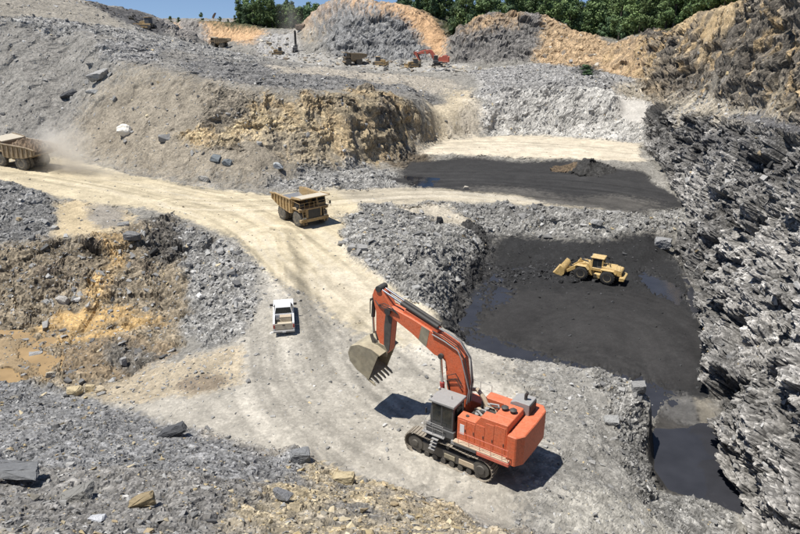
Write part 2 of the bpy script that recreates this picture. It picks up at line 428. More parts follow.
# --- coal
paint([(385,182),(412,160),(470,158),(520,161),(560,160),(640,171),(690,204),(640,212),(560,205),(520,196),(450,189)], (.029,.029,.030), .16, s=.06, region='coal_bench', wob=.8)
paint([(440,188),(520,190),(620,198),(670,206),(640,211),(560,204),(500,195)], (.11,.105,.097), .15, soft=5, wob=2.5, fac=.6)
paint([(500,232),(560,239),(610,239),(652,232),(664,245),(676,256),(690,290),(705,330),(712,405),(690,402),(664,402),(640,387),(605,372),(560,366),(500,352),(458,338),(450,330),(462,304),(478,276),(490,252)], (.020,.0205,.022), .30, k=0, s=.10, region='coal_pit_floor', wob=.2)
paint([(490,262),(560,266),(610,262),(620,272),(560,282),(500,285),(482,282)], (.017,.0175,.019), .7, s=.8, wob=.8)
paint([(480,290),(560,288),(680,290),(700,340),(708,398),(640,384),(560,362),(470,338)], (.025,.0247,.0255), .10, s=.02, soft=5, wob=1.5)
paint([(560,300),(640,310),(690,350),(660,370),(590,345),(520,330)], (.037,.0365,.037), .10, soft=5, wob=3, fac=.5)
paint([(662,402),(712,402),(735,450),(745,515),(700,502),(668,492),(650,470),(648,430)], (.05,.048,.046), .12, s=.0, region='coal_pit_floor', wob=.4)
paint([(690,400),(712,402),(720,425),(716,440),(700,428)], (.235,.22,.19), .15, wob=.5)
paint([(664,394),(690,398),(700,428),(680,424),(660,415)], (.15,.148,.145), .12, wob=.5)
paint([(486,232),(501,233),(496,258),(484,282),(468,308),(456,334),(436,327),(444,304),(461,277),(475,250)], (.055,.055,.056), .7, k=0, s=.3, wob=.35)
# --- right wall and the benches above it
wallm = paint([(650,100),(675,107),(700,116),(750,125),(800,136),(880,168),(1000,258),(1000,640),(765,640),(752,560),(747,515),(742,490),(735,450),(713,404),(708,380),(703,330),(688,290),(674,252),(678,232),(690,206),(672,180),(655,155),(644,140)], (.235,.232,.227), 1.0, k=1.0, s=.5, region='rock_wall', wob=.5)
paint([(652,104),(700,118),(750,127),(800,140),(800,185),(740,165),(690,150),(660,140)], (.085,.085,.087), 1.0, wob=2, var=.75 + 1.0 * N_C)
paint([(672,235),(690,235),(705,280),(735,330),(750,400),(730,400),(712,345),(690,300)], (.10,.10,.10), 1.0, wob=2.0, var=.6 + 1.0 * N_C)
paint([(640,78),(680,87),(740,103),(800,119),(900,150),(900,175),(800,138),(750,126),(700,117),(675,108),(655,102),(622,97),(612,86)], (.29,.265,.22), .6, s=.7, region='rock_wall', wob=1)
paint([(725,96),(765,90),(800,84),(820,120),(800,122),(745,108)], (.40,.325,.21), .6, k=.1, s=.6, wob=1)
paint([(735,113),(800,120),(830,130),(800,137),(750,126),(728,120)], (.10,.10,.105), .7, s=.7, wob=1)
clm = paint([(605,42),(640,37),(690,16),(720,6),(745,-2),(800,-32),(900,-70),(1000,-100),(1000,232),(880,148),(800,118),(740,102),(680,86),(640,78),(600,68)], (.15,.135,.115), 1.0, k=1.0, s=.1, region='upper_cliff', wob=1)
paint([(640,40),(700,20),(730,20),(720,60),(690,84),(640,76),(620,60)], (.27,.225,.165), 1.0, wob=2, var=.45 + 1.4 * N_C)
paint([(690,30),(735,25),(740,70),(700,84),(690,60)], (.12,.125,.13), 1.0, wob=2, var=.4 + 1.4 * N_C)
paint([(690,14),(720,4),(745,-3),(745,6),(720,18),(690,30),(672,34)], (.40,.315,.20), .5, k=.2, wob=1)
# --- far hills
paint([(445,34),(470,13),(500,6),(530,12),(545,30),(530,62),(452,63)], (.17,.165,.16), 1.0, k=1.0, region='hill', wob=1)
paint([(455,24),(480,10),(512,8),(530,14),(520,30),(490,24),(465,30)], (.36,.26,.16), .8, wob=1.2, var=.7 + .8 * N_C)
paint([(520,10),(545,13),(572,28),(606,42),(640,37),(640,78),(600,70),(560,66),(530,62),(540,40)], (.37,.275,.175), .8, k=.35, s=.2, wob=1)
paint([(575,62),(600,64),(598,76),(578,74)], (.06,.06,.06), .8, wob=.6)
paint([(300,10),(325,-3),(360,-6),(400,1),(415,20),(440,60),(390,61),(330,57),(318,40)], (.21,.215,.22), 1.0, k=1.0, region='hill', wob=1)
paint([(345,-6),(400,0),(432,14),(449,34),(444,60),(432,58),(425,40),(410,20),(385,10),(350,4)], (.47,.31,.18), .45, k=.1, wob=.6)
paint([(303,10),(325,-4),(360,-8),(400,0),(432,13),(428,20),(395,11),(350,7),(318,10)], (.44,.30,.18), .6, k=.3, wob=.5)
paint([(280,24),(310,8),(325,-2),(345,-4),(335,6),(318,20),(300,30)], (.36,.26,.18), .8, k=.3, wob=.8, fac=.9)
paint([(272,30),(300,27),(330,28),(328,36),(300,42),(275,42)], (.36,.30,.21), .6, s=.3)
paint([(230,50),(280,50),(330,55),(400,61),(470,63),(470,72),(400,72),(340,66),(260,56)], (.30,.295,.28), .4, s=.5, wob=.6)
paint([(165,14),(200,12),(236,20),(262,27),(268,38),(240,45),(210,38),(170,32)], (.47,.32,.19), .6, k=.3, wob=.8)
paint([(160,20),(190,18),(205,28),(212,40),(180,40)], (.23,.22,.21), 1.0, k=.7, wob=.8)
paint([(262,30),(300,30),(300,52),(240,52)], (.30,.30,.30), .6, s=.5)
woods = (FY > 150) & (regn == RI['hill'])
for pl in ([UD(395,312,0),UD(430,308,0),UD(452,298,0),UD(470,284,0),UD(540,282,0),UD(572,276,0),UD(606,266,0),UD(642,236,0),UD(692,204,0),UD(745,160,0),UD(800,138,0),(260,160,0),(700,700,0),(-40,700,0)],
           [UD(225,388,0),UD(262,384,0),UD(320,380,0),(-40,700,0),(-400,700,0)]):
    paint(pl, (.055,.062,.03), .8, k=0, s=0, region='hill', wob=.6, world=True)
# --- foreground slope
forem = paint([(-160,343),(0,375),(60,391),(130,410),(190,427),(250,446),(330,464),(400,490),(470,513),(540,540),(620,640),(-160,800)], (.185,.188,.19), .75, s=1.0, region='rubble_slope', wob=.6, soft=3)
near = (FY < 30) & (regn != RI['rock_wall']) & (FX < 14)
regn[near] = RI['rubble_slope']
colr[near] = (.19, .185, .175); rough[near] = .75
fg = (regn == RI['rubble_slope']).astype(np.float32)
yelm = fg * mask([(195,560),(215,515),(262,480),(330,458),(400,486),(480,512),(600,600)], 1.2, 6)
colr[:] = mix(colr, np.array((.36, .30, .19), np.float32), (yelm * np.clip(.45 + .9 * N_C, 0, .85))[:, None])
yel2 = fg * np.clip(sm(N_A + .3 * N_C, .05, .45), 0, 1) * .35
colr[:] = mix(colr, np.array((.30, .25, .17), np.float32), yel2[:, None])

# wheel tracks along the haul road and the floor
def track_noise(pix, width, seed):
    pl = np.array([hit(*p)[:2] for p in pix])
    # smooth the line
    for _ in range(3):
        q = np.empty((len(pl) * 2 - 2, 2)); q[0::2] = .75 * pl[:-1] + .25 * pl[1:]; q[1::2] = .25 * pl[:-1] + .75 * pl[1:]
        pl = np.concatenate([pl[:1], q, pl[-1:]])
    lo = pl.min(0) - width; hi = pl.max(0) + width
    sel = np.flatnonzero((FX > lo[0]) & (FX < hi[0]) & (FY > lo[1]) & (FY < hi[1]) & (rough < .5))
    x, y = FX[sel], FY[sel]
    best = np.full(len(sel), 1e9, np.float32); sd = np.zeros(len(sel), np.float32); al = np.zeros(len(sel), np.float32)
    acc = 0
    for i in range(len(pl) - 1):
        d = pl[i + 1] - pl[i]; L = np.hypot(*d)
        if L < 1e-6: continue
        t = np.clip(((x - pl[i, 0]) * d[0] + (y - pl[i, 1]) * d[1]) / L ** 2, 0, 1)
        dx = x - pl[i, 0] - t * d[0]; dy = y - pl[i, 1] - t * d[1]
        q = dx * dx + dy * dy
        m = q < best
        best = np.where(m, q, best); sd = np.where(m, np.sign(d[0] * dy - d[1] * dx) * np.sqrt(q), sd); al = np.where(m, acc + t * L, al)
        acc += L
    w = np.clip(1 - np.sqrt(best) / width, 0, 1)
    n = fbm2(sd + .5 * vnoise2(al, sd, .08, seed), al * .045, .75, seed, 4, .65)
    return sel, n, sm(w, 0, .35), sd
TR = [([(-100,160),(0,166),(60,172),(130,184),(200,199),(260,220),(300,250),(340,290),(390,330),(450,380),(520,420)], 9),
      ([(180,203),(250,206),(330,200),(400,194),(450,193),(520,200),(600,207)], 5),
      ([(270,235),(275,280),(285,330),(290,380),(330,430),(400,470)], 7),
      ([(430,147),(500,145),(570,148),(645,155)], 7),
      ([(600,372),(560,400),(545,450),(600,520)], 7),
      ([(455,335),(520,300),(620,300),(680,330),(700,380)], 14),
      ([(400,178),(500,178),(600,185),(680,200)], 10)]
trk = np.zeros(NV, np.float32)
for i, (pl, wdt) in enumerate(TR):
    sel, n, w, sd = track_noise(pl, wdt, 300 + i * 31)
    trk[sel] += n * w * (.5 if i == 5 else 1.0)
colr *= np.clip(1 + .60 * trk * (rough < .5), .35, 1.8)[:, None]
grey = np.clip(trk * .9, 0, .5)[:, None] * (regn == RI['haul_road'])[:, None]
colr[:] = colr * (1 - grey) + np.array((.34, .325, .29), np.float32) * grey

# broad colour variation
colr *= (1 + .22 * N_C + .14 * N_D + .12 * N_A)[:, None]
wv = np.clip(rough - .3, 0, 1)
colr *= (1 + wv * .5 * fbm2(FX, FY, 2.5, 211, 2))[:, None]

# wet patches on the coal floors
for pix, wv_ in [([(484,260),(502,262),(490,300),(472,334),(452,338),(462,302)], 1.0), ([(500,280),(520,285),(515,300),(490,318),(478,325),(492,300)], .85),
                 ([(638,265),(664,275),(690,300),(680,305),(655,290),(636,278)], .7), ([(590,364),(640,377),(668,388),(684,398),(660,404),(640,398),(610,384)], 1.0),
                 ([(412,181),(432,182),(428,188),(410,187)], 1.0), ([(470,330),(520,345),(560,358),(600,368),(590,374),(520,362),(465,345)], .6)]:
    m = mask(pix, .8, 3)
    GZ.ravel()[:] -= (.46 * m * np.clip(1.0 + .7 * N_C + .5 * N_D, 0, 1.2)).astype(np.float32)
    wet = np.maximum(wet, m * wv_ * np.clip(.75 + 1.2 * N_C + .5 * N_D, 0, 1))
pool = mask([(14,346),(28,342),(42,352),(52,369),(46,377),(32,374),(18,360)], .9, 2)
GZ.ravel()[:] -= (.55 * pool * np.clip(.9 + 1.0 * N_C + .6 * N_D, 0, 1.2)).astype(np.float32)
siltm = mask([(664,394),(712,402),(720,432),(690,430),(656,418)], .5, 3)
wet = np.maximum(wet, siltm * .6)
mudm = mask([(55,318),(130,305),(160,316),(120,332),(60,345),(25,345)], 1, 5)
wet = np.maximum(wet, mudm * .25)

# ------------------------------------------------------------------ relief
def bump_at(u, v, h, r, c=None, rg=None):
    p = hit(u, v)
    d = np.hypot(FX - p[0], FY - p[1]) * (1 + .25 * N_C)
    b = h * np.clip(1 - d / r, 0, 1) ** 1.2
    GZ.ravel()[:] += b.astype(np.float32)
    if c:
        m = (d < r * 1.05)
        colr[m] = c; rough[m] = .8
bump_at(588, 170, 2.6, 5.5, (.04, .04, .04))
bump_at(476, 232, 1.3, 2.2, (.05, .05, .05))
bump_at(564, 170, .8, 2.6, (.10, .075, .05))
bump_at(300, 458, .9, 1.6)
bump_at(330, 185, 1.6, 5)
bump_at(370, 178, 1.8, 6)
bump_at(620, 395, .7, 3)
z = GZ.ravel().copy()
damp = sm(rough, .15, .6)
px_w = np.clip(FY / 60, .4, 4)
z += damp * (N_C * .45 + N_D * .16) * np.clip(px_w, .6, 1.7) * .75
z += damp * N_A * .5
z += (1 - damp) * (N_C * .05 + N_D * .018 + N_A * .10)
z += (1 - damp) * np.clip(-trk, -.6, .6) * .035
cell = (HW[:, None] * np.gradient(sgrid)[None, :]).astype(np.float32).ravel()
# normals of the smoothed relief
S = blur(z.reshape(NR, NC), 2, 3)
dzx = np.gradient(S, axis=1) / np.gradient(GX, axis=1)
dzy = np.gradient(S, axis=0) / np.gradient(GY, axis=0) - dzx * (GX * (.80 / HW)[:, None])
nrm = np.stack([-dzx, -dzy, np.ones_like(dzx)], -1).reshape(-1, 3).astype(np.float32)
nrm /= np.linalg.norm(nrm, axis=1)[:, None]
P = np.stack([FX, FY, z], 1).astype(np.float32)
# sideways wander of break lines
wan = damp * np.clip(px_w, .5, 1.6)
P[:, 0] += wan * fbm2(FX, FY, .3, 501, 3) * .9
P[:, 1] += wan * fbm2(FX, FY, .3, 601, 3) * .9
vis = (_PU.ravel() > -90) & (_PU.ravel() < 890) & (_PV.ravel() < 580)
# lumps of broken stone on rough ground
sel = np.flatnonzero((rough > .35) & (rock < .6) & vis)
q = P[sel]
sz = np.clip(FY[sel] / 70, .55, 3.2)
for lev, cs, amp in ((0, 1.1, .34), (1, 2.6, .17)):
    for band in (0, 1, 2):
        lo, hi, s0 = ((0, 50, .8), (50, 110, 1.1), (110, 9e9, 1.8))[band]
        b = np.flatnonzero((FY[sel] >= lo) & (FY[sel] < hi))
        if len(b) == 0: continue
        val, edge, tlt = worley3(q[b] * np.array([1, 1, 1.4]), cs / s0, 700 + lev * 9 + band)
        k = sel[b]
        a = amp * s0 * .8 * sm(rough[k], .3, 1.0) * np.where(regn[k] == RI['spoil_slope'], .55, 1.0)
        P[k] += nrm[k] * ((val - .5) * a + np.minimum(edge, .12) * a * .8 + tlt * a * 1.3)[:, None]
        colr[k] *= (1 + (val - .5) * .45 * sm(rough[k], .3, .9))[:, None]
# fractured rock faces: blocks at three sizes, bedding
sel = np.flatnonzero((rock > .08) & vis)
q0 = P[sel].copy()
q0[:, 2] += .30 * q0[:, 0] - .12 * q0[:, 1]
kk = rock[sel] * np.where(regn[sel] == RI['hill'], .5, np.where(regn[sel] == RI['upper_cliff'], .75, 1.0))
for cs, amp, st, sd_, ti in ((.11, 1.9, 1.4, 11, 2.2), (.28, 1.05, 1.8, 23, 1.9), (.70, .50, 2.1, 37, 1.8), (1.8, .20, 2.0, 53, 1.6)):
    far = np.clip(FY[sel] / 110, .75, 2.4)
    far = np.where(far > 1.5, 2.0, 1.0) if cs > .3 else np.where(far > 1.5, 1.5, 1.0)
    off = np.zeros(len(sel), np.float32)
    for fv in np.unique(far):
        b = far == fv
        warp = np.stack([vnoise3(q0[b], cs * .9 / fv, sd_ + 5), vnoise3(q0[b], cs * .9 / fv, sd_ + 6), vnoise3(q0[b], cs * .9 / fv, sd_ + 7)], 1) * (.12 * fv / cs)
        va, e, tl_ = worley3((q0[b] + warp) * np.array([1, 1, st]), cs / fv, sd_)
        off[b] = ((va - .5) + tl_ * ti - .35 * (e < .05)) * amp * fv
        colr[sel[b]] *= (1 + ((va - .5) * .36 - (e < .06) * .25) * kk[b])[:, None]
    P[sel] += nrm[sel] * (off * kk)[:, None] * np.array([1, 1, .85])
# rock faces: ochre staining in the upper cliff and cut bank
st = np.flatnonzero((regn == RI['upper_cliff']) | (ochm > .3))
n3 = vnoise3(P[st], .16, 71) * .5 + vnoise3(P[st], .55, 72) * .4 + (worley3(P[st] * np.array([1, 1, 1.6]), .35, 73)[0] - .5) * .5
m = np.where(ochm[st] > .3, sm(n3, .02, .30) * .5, sm(n3, .16, .34) * .75)
colr[st] = mix(colr[st], np.array((.38, .285, .165), np.float32), m[:, None])
m = sm(-n3, .12, .35) * np.where(ochm[st] > .3, .2, .6)
colr[st] = mix(colr[st], np.array((.085, .078, .07), np.float32), m[:, None])
stw = np.flatnonzero(regn == RI['rock_wall'])
n3 = vnoise3(P[stw], .10, 81) * .5 + vnoise3(P[stw], .3, 82) * .3 + vnoise3(P[stw], .9, 83) * .25
colr[stw] *= (1 + .55 * n3)[:, None]
# bedding: ledges that step back layer by layer
hb = P[sel, 2] + .16 * P[sel, 1] - .10 * P[sel, 0] + 1.3 * vnoise3(P[sel], .09, 95) + .35 * vnoise3(P[sel], .4, 96)
brk = .5 + .5 * vnoise3(P[sel], .12, 97)
for per, am in ((3.1, 1.15), (1.15, .26)):
    fr = hb / per - np.floor(hb / per)
    P[sel] += nrm[sel] * ((fr - .5) * am * kk * (.4 + brk))[:, None] * np.array([1, 1, .5])
    colr[sel] *= (1 - .30 * kk * (fr < .10) + .12 * kk * (fr > .8))[:, None]
# large gullies and ledges in the wall
gl = vnoise3(q0 * np.array([1, 1, .5]), .07, 91) * 1.0 + vnoise3(q0 * np.array([1, 1, .8]), .16, 92) * .7
P[sel] += nrm[sel] * (gl * 1.5 * kk)[:, None]
# grit at the size of a cell
P[:, 2] += (rng.random(NV, dtype=np.float32) - .5) * cell * np.clip(rough * 1.0, .05, .9)
colr *= (1 + (rng.random(NV, dtype=np.float32) - .5) * np.clip(rough, .06, 1) * .35)[:, None]
colr[regn != RI['rubble_slope']] *= np.array((1.03, 1.0, .955), np.float32)
colr[regn == RI['rubble_slope']] *= np.array((1.02, 1.0, .985), np.float32)
np.clip(colr, .008, .8, out=colr)

# ------------------------------------------------------------------ materials
MATS = {}
def nodes_of(m):
    m.use_nodes = True
    return m.node_tree.nodes, m.node_tree.links, m.node_tree.nodes['Principled BSDF']
def mathn(n, l, op, a, b=None, clamp=False, c=0.0):
    t = n.new('ShaderNodeMath'); t.operation = op; t.use_clamp = clamp
    t.inputs[2].default_value = c
    for i, x in enumerate((a, b)):
        if x is None: continue
        if isinstance(x, (int, float)): t.inputs[i].default_value = x
        else: l.new(x, t.inputs[i])
    return t.outputs[0]
def ground_mat():
    m = bpy.data.materials.new('quarry_ground')
    n, l, b = nodes_of(m)
    at = n.new('ShaderNodeAttribute'); at.attribute_name = 'Col'
    ar = n.new('ShaderNodeAttribute'); ar.attribute_name = 'rough'
    aw = n.new('ShaderNodeAttribute'); aw.attribute_name = 'wet'
    geo = n.new('ShaderNodeNewGeometry')
    vo = n.new('ShaderNodeTexVoronoi'); vo.inputs['Scale'].default_value = 4.2; vo.feature = 'F1'
    vo2 = n.new('ShaderNodeTexVoronoi'); vo2.inputs['Scale'].default_value = 1.7
    no = n.new('ShaderNodeTexNoise'); no.inputs['Scale'].default_value = 5.0; no.inputs['Detail'].default_value = 8; no.inputs['Roughness'].default_value = .7
    no2 = n.new('ShaderNodeTexNoise'); no2.inputs['Scale'].default_value = .6; no2.inputs['Detail'].default_value = 6; no2.inputs['Roughness'].default_value = .6
    for t in (vo, vo2, no, no2):
        l.new(geo.outputs['Position'], t.inputs['Vector'])
    sep = n.new('ShaderNodeSeparateColor'); l.new(vo.outputs['Color'], sep.inputs[0])
    sep2 = n.new('ShaderNodeSeparateColor'); l.new(vo2.outputs['Color'], sep2.inputs[0])
    # a few cells are pale or dark stones
    c1 = mathn(n, l, 'SUBTRACT', mathn(n, l, 'POWER', sep.outputs[0], 2.2), .31)
    c2 = mathn(n, l, 'SUBTRACT', sep2.outputs[1], .5)
    k1 = mathn(n, l, 'MULTIPLY', mathn(n, l, 'MULTIPLY', c1, .95), mathn(n, l, 'MULTIPLY_ADD', ar.outputs['Fac'], 1.0, c=.06))
    k2 = mathn(n, l, 'MULTIPLY', mathn(n, l, 'MULTIPLY', c2, .45), ar.outputs['Fac'])
    k3 = mathn(n, l, 'MULTIPLY', mathn(n, l, 'SUBTRACT', no.outputs['Fac'], .5), .75)
    k4 = mathn(n, l, 'MULTIPLY', mathn(n, l, 'SUBTRACT', no2.outputs['Fac'], .5), .55)
    s = mathn(n, l, 'ADD', mathn(n, l, 'ADD', k1, k2), mathn(n, l, 'ADD', k3, k4))
    s = mathn(n, l, 'MAXIMUM', mathn(n, l, 'ADD', s, 1.0), .25)
    # wet ground is darker
    s = mathn(n, l, 'MULTIPLY', s, mathn(n, l, 'SUBTRACT', 1.0, mathn(n, l, 'MULTIPLY', aw.outputs['Fac'], .45)))
    mx = n.new('ShaderNodeVectorMath'); mx.operation = 'SCALE'
    l.new(at.outputs['Color'], mx.inputs[0]); l.new(s, mx.inputs['Scale'])
    l.new(mx.outputs[0], b.inputs['Base Color'])
    rg = mathn(n, l, 'SUBTRACT', .93, mathn(n, l, 'MULTIPLY', aw.outputs['Fac'], .86))
    l.new(rg, b.inputs['Roughness'])
    b.inputs['Specular IOR Level'].default_value = .35
    bp = n.new('ShaderNodeBump'); bp.inputs['Distance'].default_value = .12
    hh = mathn(n, l, 'ADD', mathn(n, l, 'MULTIPLY', no.outputs['Fac'], .8), mathn(n, l, 'MULTIPLY', vo.outputs['Distance'], -.6))
    l.new(hh, bp.inputs['Height'])
    st_ = mathn(n, l, 'MULTIPLY', mathn(n, l, 'MULTIPLY_ADD', ar.outputs['Fac'], .6, c=.12), mathn(n, l, 'SUBTRACT', 1.0, aw.outputs['Fac']), True)
    l.new(st_, bp.inputs['Strength'])
    l.new(bp.outputs[0], b.inputs['Normal'])
    return m
def rock_mat():
    m = bpy.data.materials.new('broken_stone')
    n, l, b = nodes_of(m)
    at = n.new('ShaderNodeAttribute'); at.attribute_name = 'Col'
    oi = n.new('ShaderNodeObjectInfo')
    geo = n.new('ShaderNodeNewGeometry')
    no = n.new('ShaderNodeTexNoise'); no.inputs['Scale'].default_value = 4.0; no.inputs['Detail'].default_value = 9; no.inputs['Roughness'].default_value = .7
    l.new(geo.outputs['Position'], no.inputs['Vector'])
    s = mathn(n, l, 'ADD', mathn(n, l, 'MULTIPLY', no.outputs['Fac'], .9), .55)
    mx = n.new('ShaderNodeVectorMath'); mx.operation = 'SCALE'
    l.new(at.outputs['Color'], mx.inputs[0]); l.new(s, mx.inputs['Scale'])
    l.new(mx.outputs[0], b.inputs['Base Color'])
    b.inputs['Roughness'].default_value = .82
    b.inputs['Specular IOR Level'].default_value = .3
    bp = n.new('ShaderNodeBump'); bp.inputs['Distance'].default_value = .08; bp.inputs['Strength'].default_value = .6
    l.new(no.outputs['Fac'], bp.inputs['Height']); l.new(bp.outputs[0], b.inputs['Normal'])
    return m
M_GROUND = ground_mat(); M_ROCK = rock_mat()

# ------------------------------------------------------------------ mesh objects of the ground
def mesh_np(name, V, F, mat, cols=None, attrs=None, smooth=False):
    me = bpy.data.meshes.new(name)
    nf, k = F.shape
    me.vertices.add(len(V)); me.loops.add(nf * k); me.polygons.add(nf)
    me.vertices.foreach_set('co', np.ascontiguousarray(V, np.float32).ravel())
    me.polygons.foreach_set('loop_start', np.arange(0, nf * k, k, dtype=np.int32))
    me.loops.foreach_set('vertex_index', np.ascontiguousarray(F, np.int32).ravel())
    me.polygons.foreach_set('use_smooth', np.full(nf, smooth, bool))
    me.update(calc_edges=True)
    if cols is not None:
        a = me.attributes.new('Col', 'FLOAT_COLOR', 'POINT')
        a.data.foreach_set('color', np.concatenate([cols, np.ones((len(cols), 1))], 1).astype(np.float32).ravel())
    for kx, vx in (attrs or {}).items():
        a = me.attributes.new(kx, 'FLOAT', 'POINT'); a.data.foreach_set('value', vx.astype(np.float32))
    me.materials.append(mat)
    return me
def link(name, me, parent=None):
    o = bpy.data.objects.new(name, me)
    COL.objects.link(o)
    if parent is not None: o.parent = parent
    return o
ii = (np.arange(NR - 1)[:, None] * NC + np.arange(NC - 1)[None, :]).ravel()
QF = np.stack([ii, ii + 1, ii + NC + 1, ii + NC], 1)
freg = regn[ii]
GROUND = {}
for i, nme in enumerate(REG):
    F = QF[freg == i]
    if len(F) == 0: continue
    used, inv = np.unique(F.ravel(), return_inverse=True)
    me = mesh_np(nme, P[used], inv.reshape(-1, 4), M_GROUND, colr[used], {'rough': rough[used], 'wet': wet[used]}, smooth=nme in ('haul_road', 'coal_bench', 'coal_pit_floor'))
    o = link(nme, me); o['kind'] = 'structure'
    GROUND[nme] = o
RU, RV, RD = project(P)

def place(u, v):                              # pixel -> finished ground
    for r in (1.0, 2.0, 4.0, 8.0):
        m = np.flatnonzero((np.abs(RU - u) < r) & (np.abs(RV - v) < r))
        if len(m):
            d = RD[m]; m = m[d < d.min() + 2]
            i = m[np.argmin((RU[m] - u) ** 2 + (RV[m] - v) ** 2)]
            return Vector(P[i].tolist())
    return Vector(Z(u, v, 0))
def ground_z(x, y, r=.6):
    m = np.flatnonzero((np.abs(P[:, 0] - x) < r) & (np.abs(P[:, 1] - y) < r))
    if len(m) == 0: m = np.flatnonzero((np.abs(P[:, 0] - x) < r * 5) & (np.abs(P[:, 1] - y) < r * 5))
    return float(np.median(P[m, 2]))
# ------------------------------------------------------------------ stones
def hull_template(seed, n, flat, blocky):
    r = random.Random(seed)
    bm = bmesh.new()
    for i in range(n):
        while True:
            p = Vector((r.uniform(-1, 1), r.uniform(-1, 1), r.uniform(-1, 1)))
            if blocky or p.length < 1: break
        if blocky:                            # push towards the faces of a box: slabs with straight edges
            p = Vector([math.copysign(abs(c) ** .62, c) for c in p])
        bm.verts.new((p.x, p.y * r.uniform(.7, 1), p.z * flat))
    bmesh.ops.convex_hull(bm, input=bm.verts)
    for v in [v for v in bm.verts if not v.link_faces]: bm.verts.remove(v)
    bmesh.ops.triangulate(bm, faces=bm.faces)
    bmesh.ops.recalc_face_normals(bm, faces=bm.faces)
    bm.verts.index_update()
    V = np.array([v.co[:] for v in bm.verts], np.float32); F = np.array([[v.index for v in f.verts] for f in bm.faces], np.int32)
    bm.free()
    V /= np.abs(V[:, :2]).max()
    return V, F
TPL = [hull_template(100 + i, 11 + i % 4, (.30, .45, .62, .38)[i % 4], i % 3 != 2) for i in range(18)]
def rot_frames(n, k, r):                      # tilt to the ground normal, random turn and some random tilt
    nn = n + r.normal(0, .28, (k, 3)); nn /= np.linalg.norm(nn, axis=1)[:, None]
    a = r.normal(0, 1, (k, 3)); a -= nn * (a * nn).sum(1)[:, None]; a /= np.linalg.norm(a, axis=1)[:, None]
    return np.stack([a, np.cross(nn, a), nn], 2)
def stones_mesh(name, idx, size, tint, r, sink=.25):
    k = len(idx)
    R = rot_frames(nrm[idx], k, r)
    t = r.integers(0, len(TPL), k)
    asp = np.stack([np.ones(k), r.uniform(.6, 1, k), r.uniform(.7, 1.25, k)], 1)
    Vs, Fs, Cs = [], [], []; base = 0
    for ti in range(len(TPL)):
        s = np.flatnonzero(t == ti)
        if len(s) == 0: continue
        V, F = TPL[ti]
        W = V[None] * (asp[s] * size[s, None])[:, None, :]
        W = np.einsum('kij,kvj->kvi', R[s], W) + P[idx[s]][:, None, :] + (nrm[idx[s]] * (size[s] * sink * .4)[:, None])[:, None, :]
        nv = len(V)
        Vs.append(W.reshape(-1, 3)); Cs.append(np.repeat(tint[s], nv, 0))
        Fs.append((F[None] + (np.arange(len(s)) * nv)[:, None, None]).reshape(-1, 3) + base); base += nv * len(s)
    return mesh_np(name, np.concatenate(Vs), np.concatenate(Fs), M_ROCK, np.concatenate(Cs))
INF = (RU > -50) & (RU < 850) & (RV > -15) & (RV < 560)
area = np.zeros(NV, np.float32)
_dy = np.gradient(rows)
area[:] = (cell.reshape(NR, NC) * _dy[:, None]).ravel() / np.maximum(nrm[:, 2], .25)
GREY = np.array([(.235, .23, .22), (.17, .168, .163), (.29, .285, .272), (.36, .355, .34), (.105, .104, .102), (.46, .45, .43)], np.float32)
GREYW = np.array([.30, .22, .2, .15, .07, .06])
OCH = np.array([(.42, .34, .20), (.48, .41, .28), (.34, .27, .17), (.26, .24, .2)], np.float32)
BRN = np.array([(.25, .21, .15), (.33, .29, .22), (.40, .37, .31), (.17, .14, .11)], np.float32)
def tints(k, kind, r, idx):
    t = GREY[r.choice(len(GREY), k, p=GREYW)].copy()
    f = {'grey': .04, 'brown': .55, 'fore': .12, 'ochre': .8, 'coal': 0}[kind]
    m = r.random(k) < f
    if kind == 'fore':
        t *= 1.02
        m = r.random(k) < (.20 + .58 * yelm[idx] + .25 * yel2[idx])
        t[m] = OCH[r.integers(0, len(OCH), m.sum())]
    elif kind == 'grey':
        t[m] = OCH[r.integers(0, len(OCH), m.sum())]
    else:
        t[m] = (BRN if kind == 'brown' else OCH)[r.integers(0, 4, m.sum())]
    if kind == 'coal':
        return (np.array((.03, .03, .031)) * r.uniform(.5, 2.6, (k, 1))).astype(np.float32)
    loc = colr[idx]; lum = loc.mean(1, keepdims=True)
    t = t * (.55 + .45 * np.clip(lum / .2, .3, 1.6)) * np.where(lum < .10, .30, 1.0)
    return np.clip(t * r.uniform(.8, 1.2, (k, 1)), .01, .7).astype(np.float32)
def scatter(region, n, smin, smax, power, kind, seed, extra=None, dist=True, top=0, part='stone', stuff='rubble'):
    r = np.random.default_rng(seed)
    w = stone * area * INF * (regn == RI[region])
    if extra is not None: w = w * extra
    if w.sum() <= 0: return
    # the same stone shows smaller far away: sizes follow the ground, counts lean towards the camera
    if dist: w = w / np.clip(RD, 20, 400) ** 1.0
    w = w / w.sum()
    idx = r.choice(NV, n, p=w)
    uu = r.random(n)
    size = smin * (1 - uu * (1 - (smin / smax) ** power)) ** (-1 / power)
    size = size * np.clip(RD[idx] / 60, .75, 1.45)
    size *= .5                                # half width
    tint = tints(n, kind, r, idx)
    if top:
        big = np.argsort(-size / RD[idx])[:top]
        for b in big:
            me = stones_mesh(part, idx[b:b + 1], size[b:b + 1], tint[b:b + 1], r)
            # origin at the stone itself
            c = P[idx[b]].astype(np.float64)
            me.transform(Matrix.Translation((-c).tolist()))
            o = link(part, me, GROUND[region]); o.location = c.tolist()
        keep = np.ones(n, bool); keep[big] = False
        idx, size, tint = idx[keep], size[keep], tint[keep]
    o = link(stuff, stones_mesh(stuff, idx, size, tint, r), GROUND[region])
    o['kind'] = 'stuff'
scatter('rubble_slope', 12500, .09, .85, 1.6, 'fore', 1, top=260)
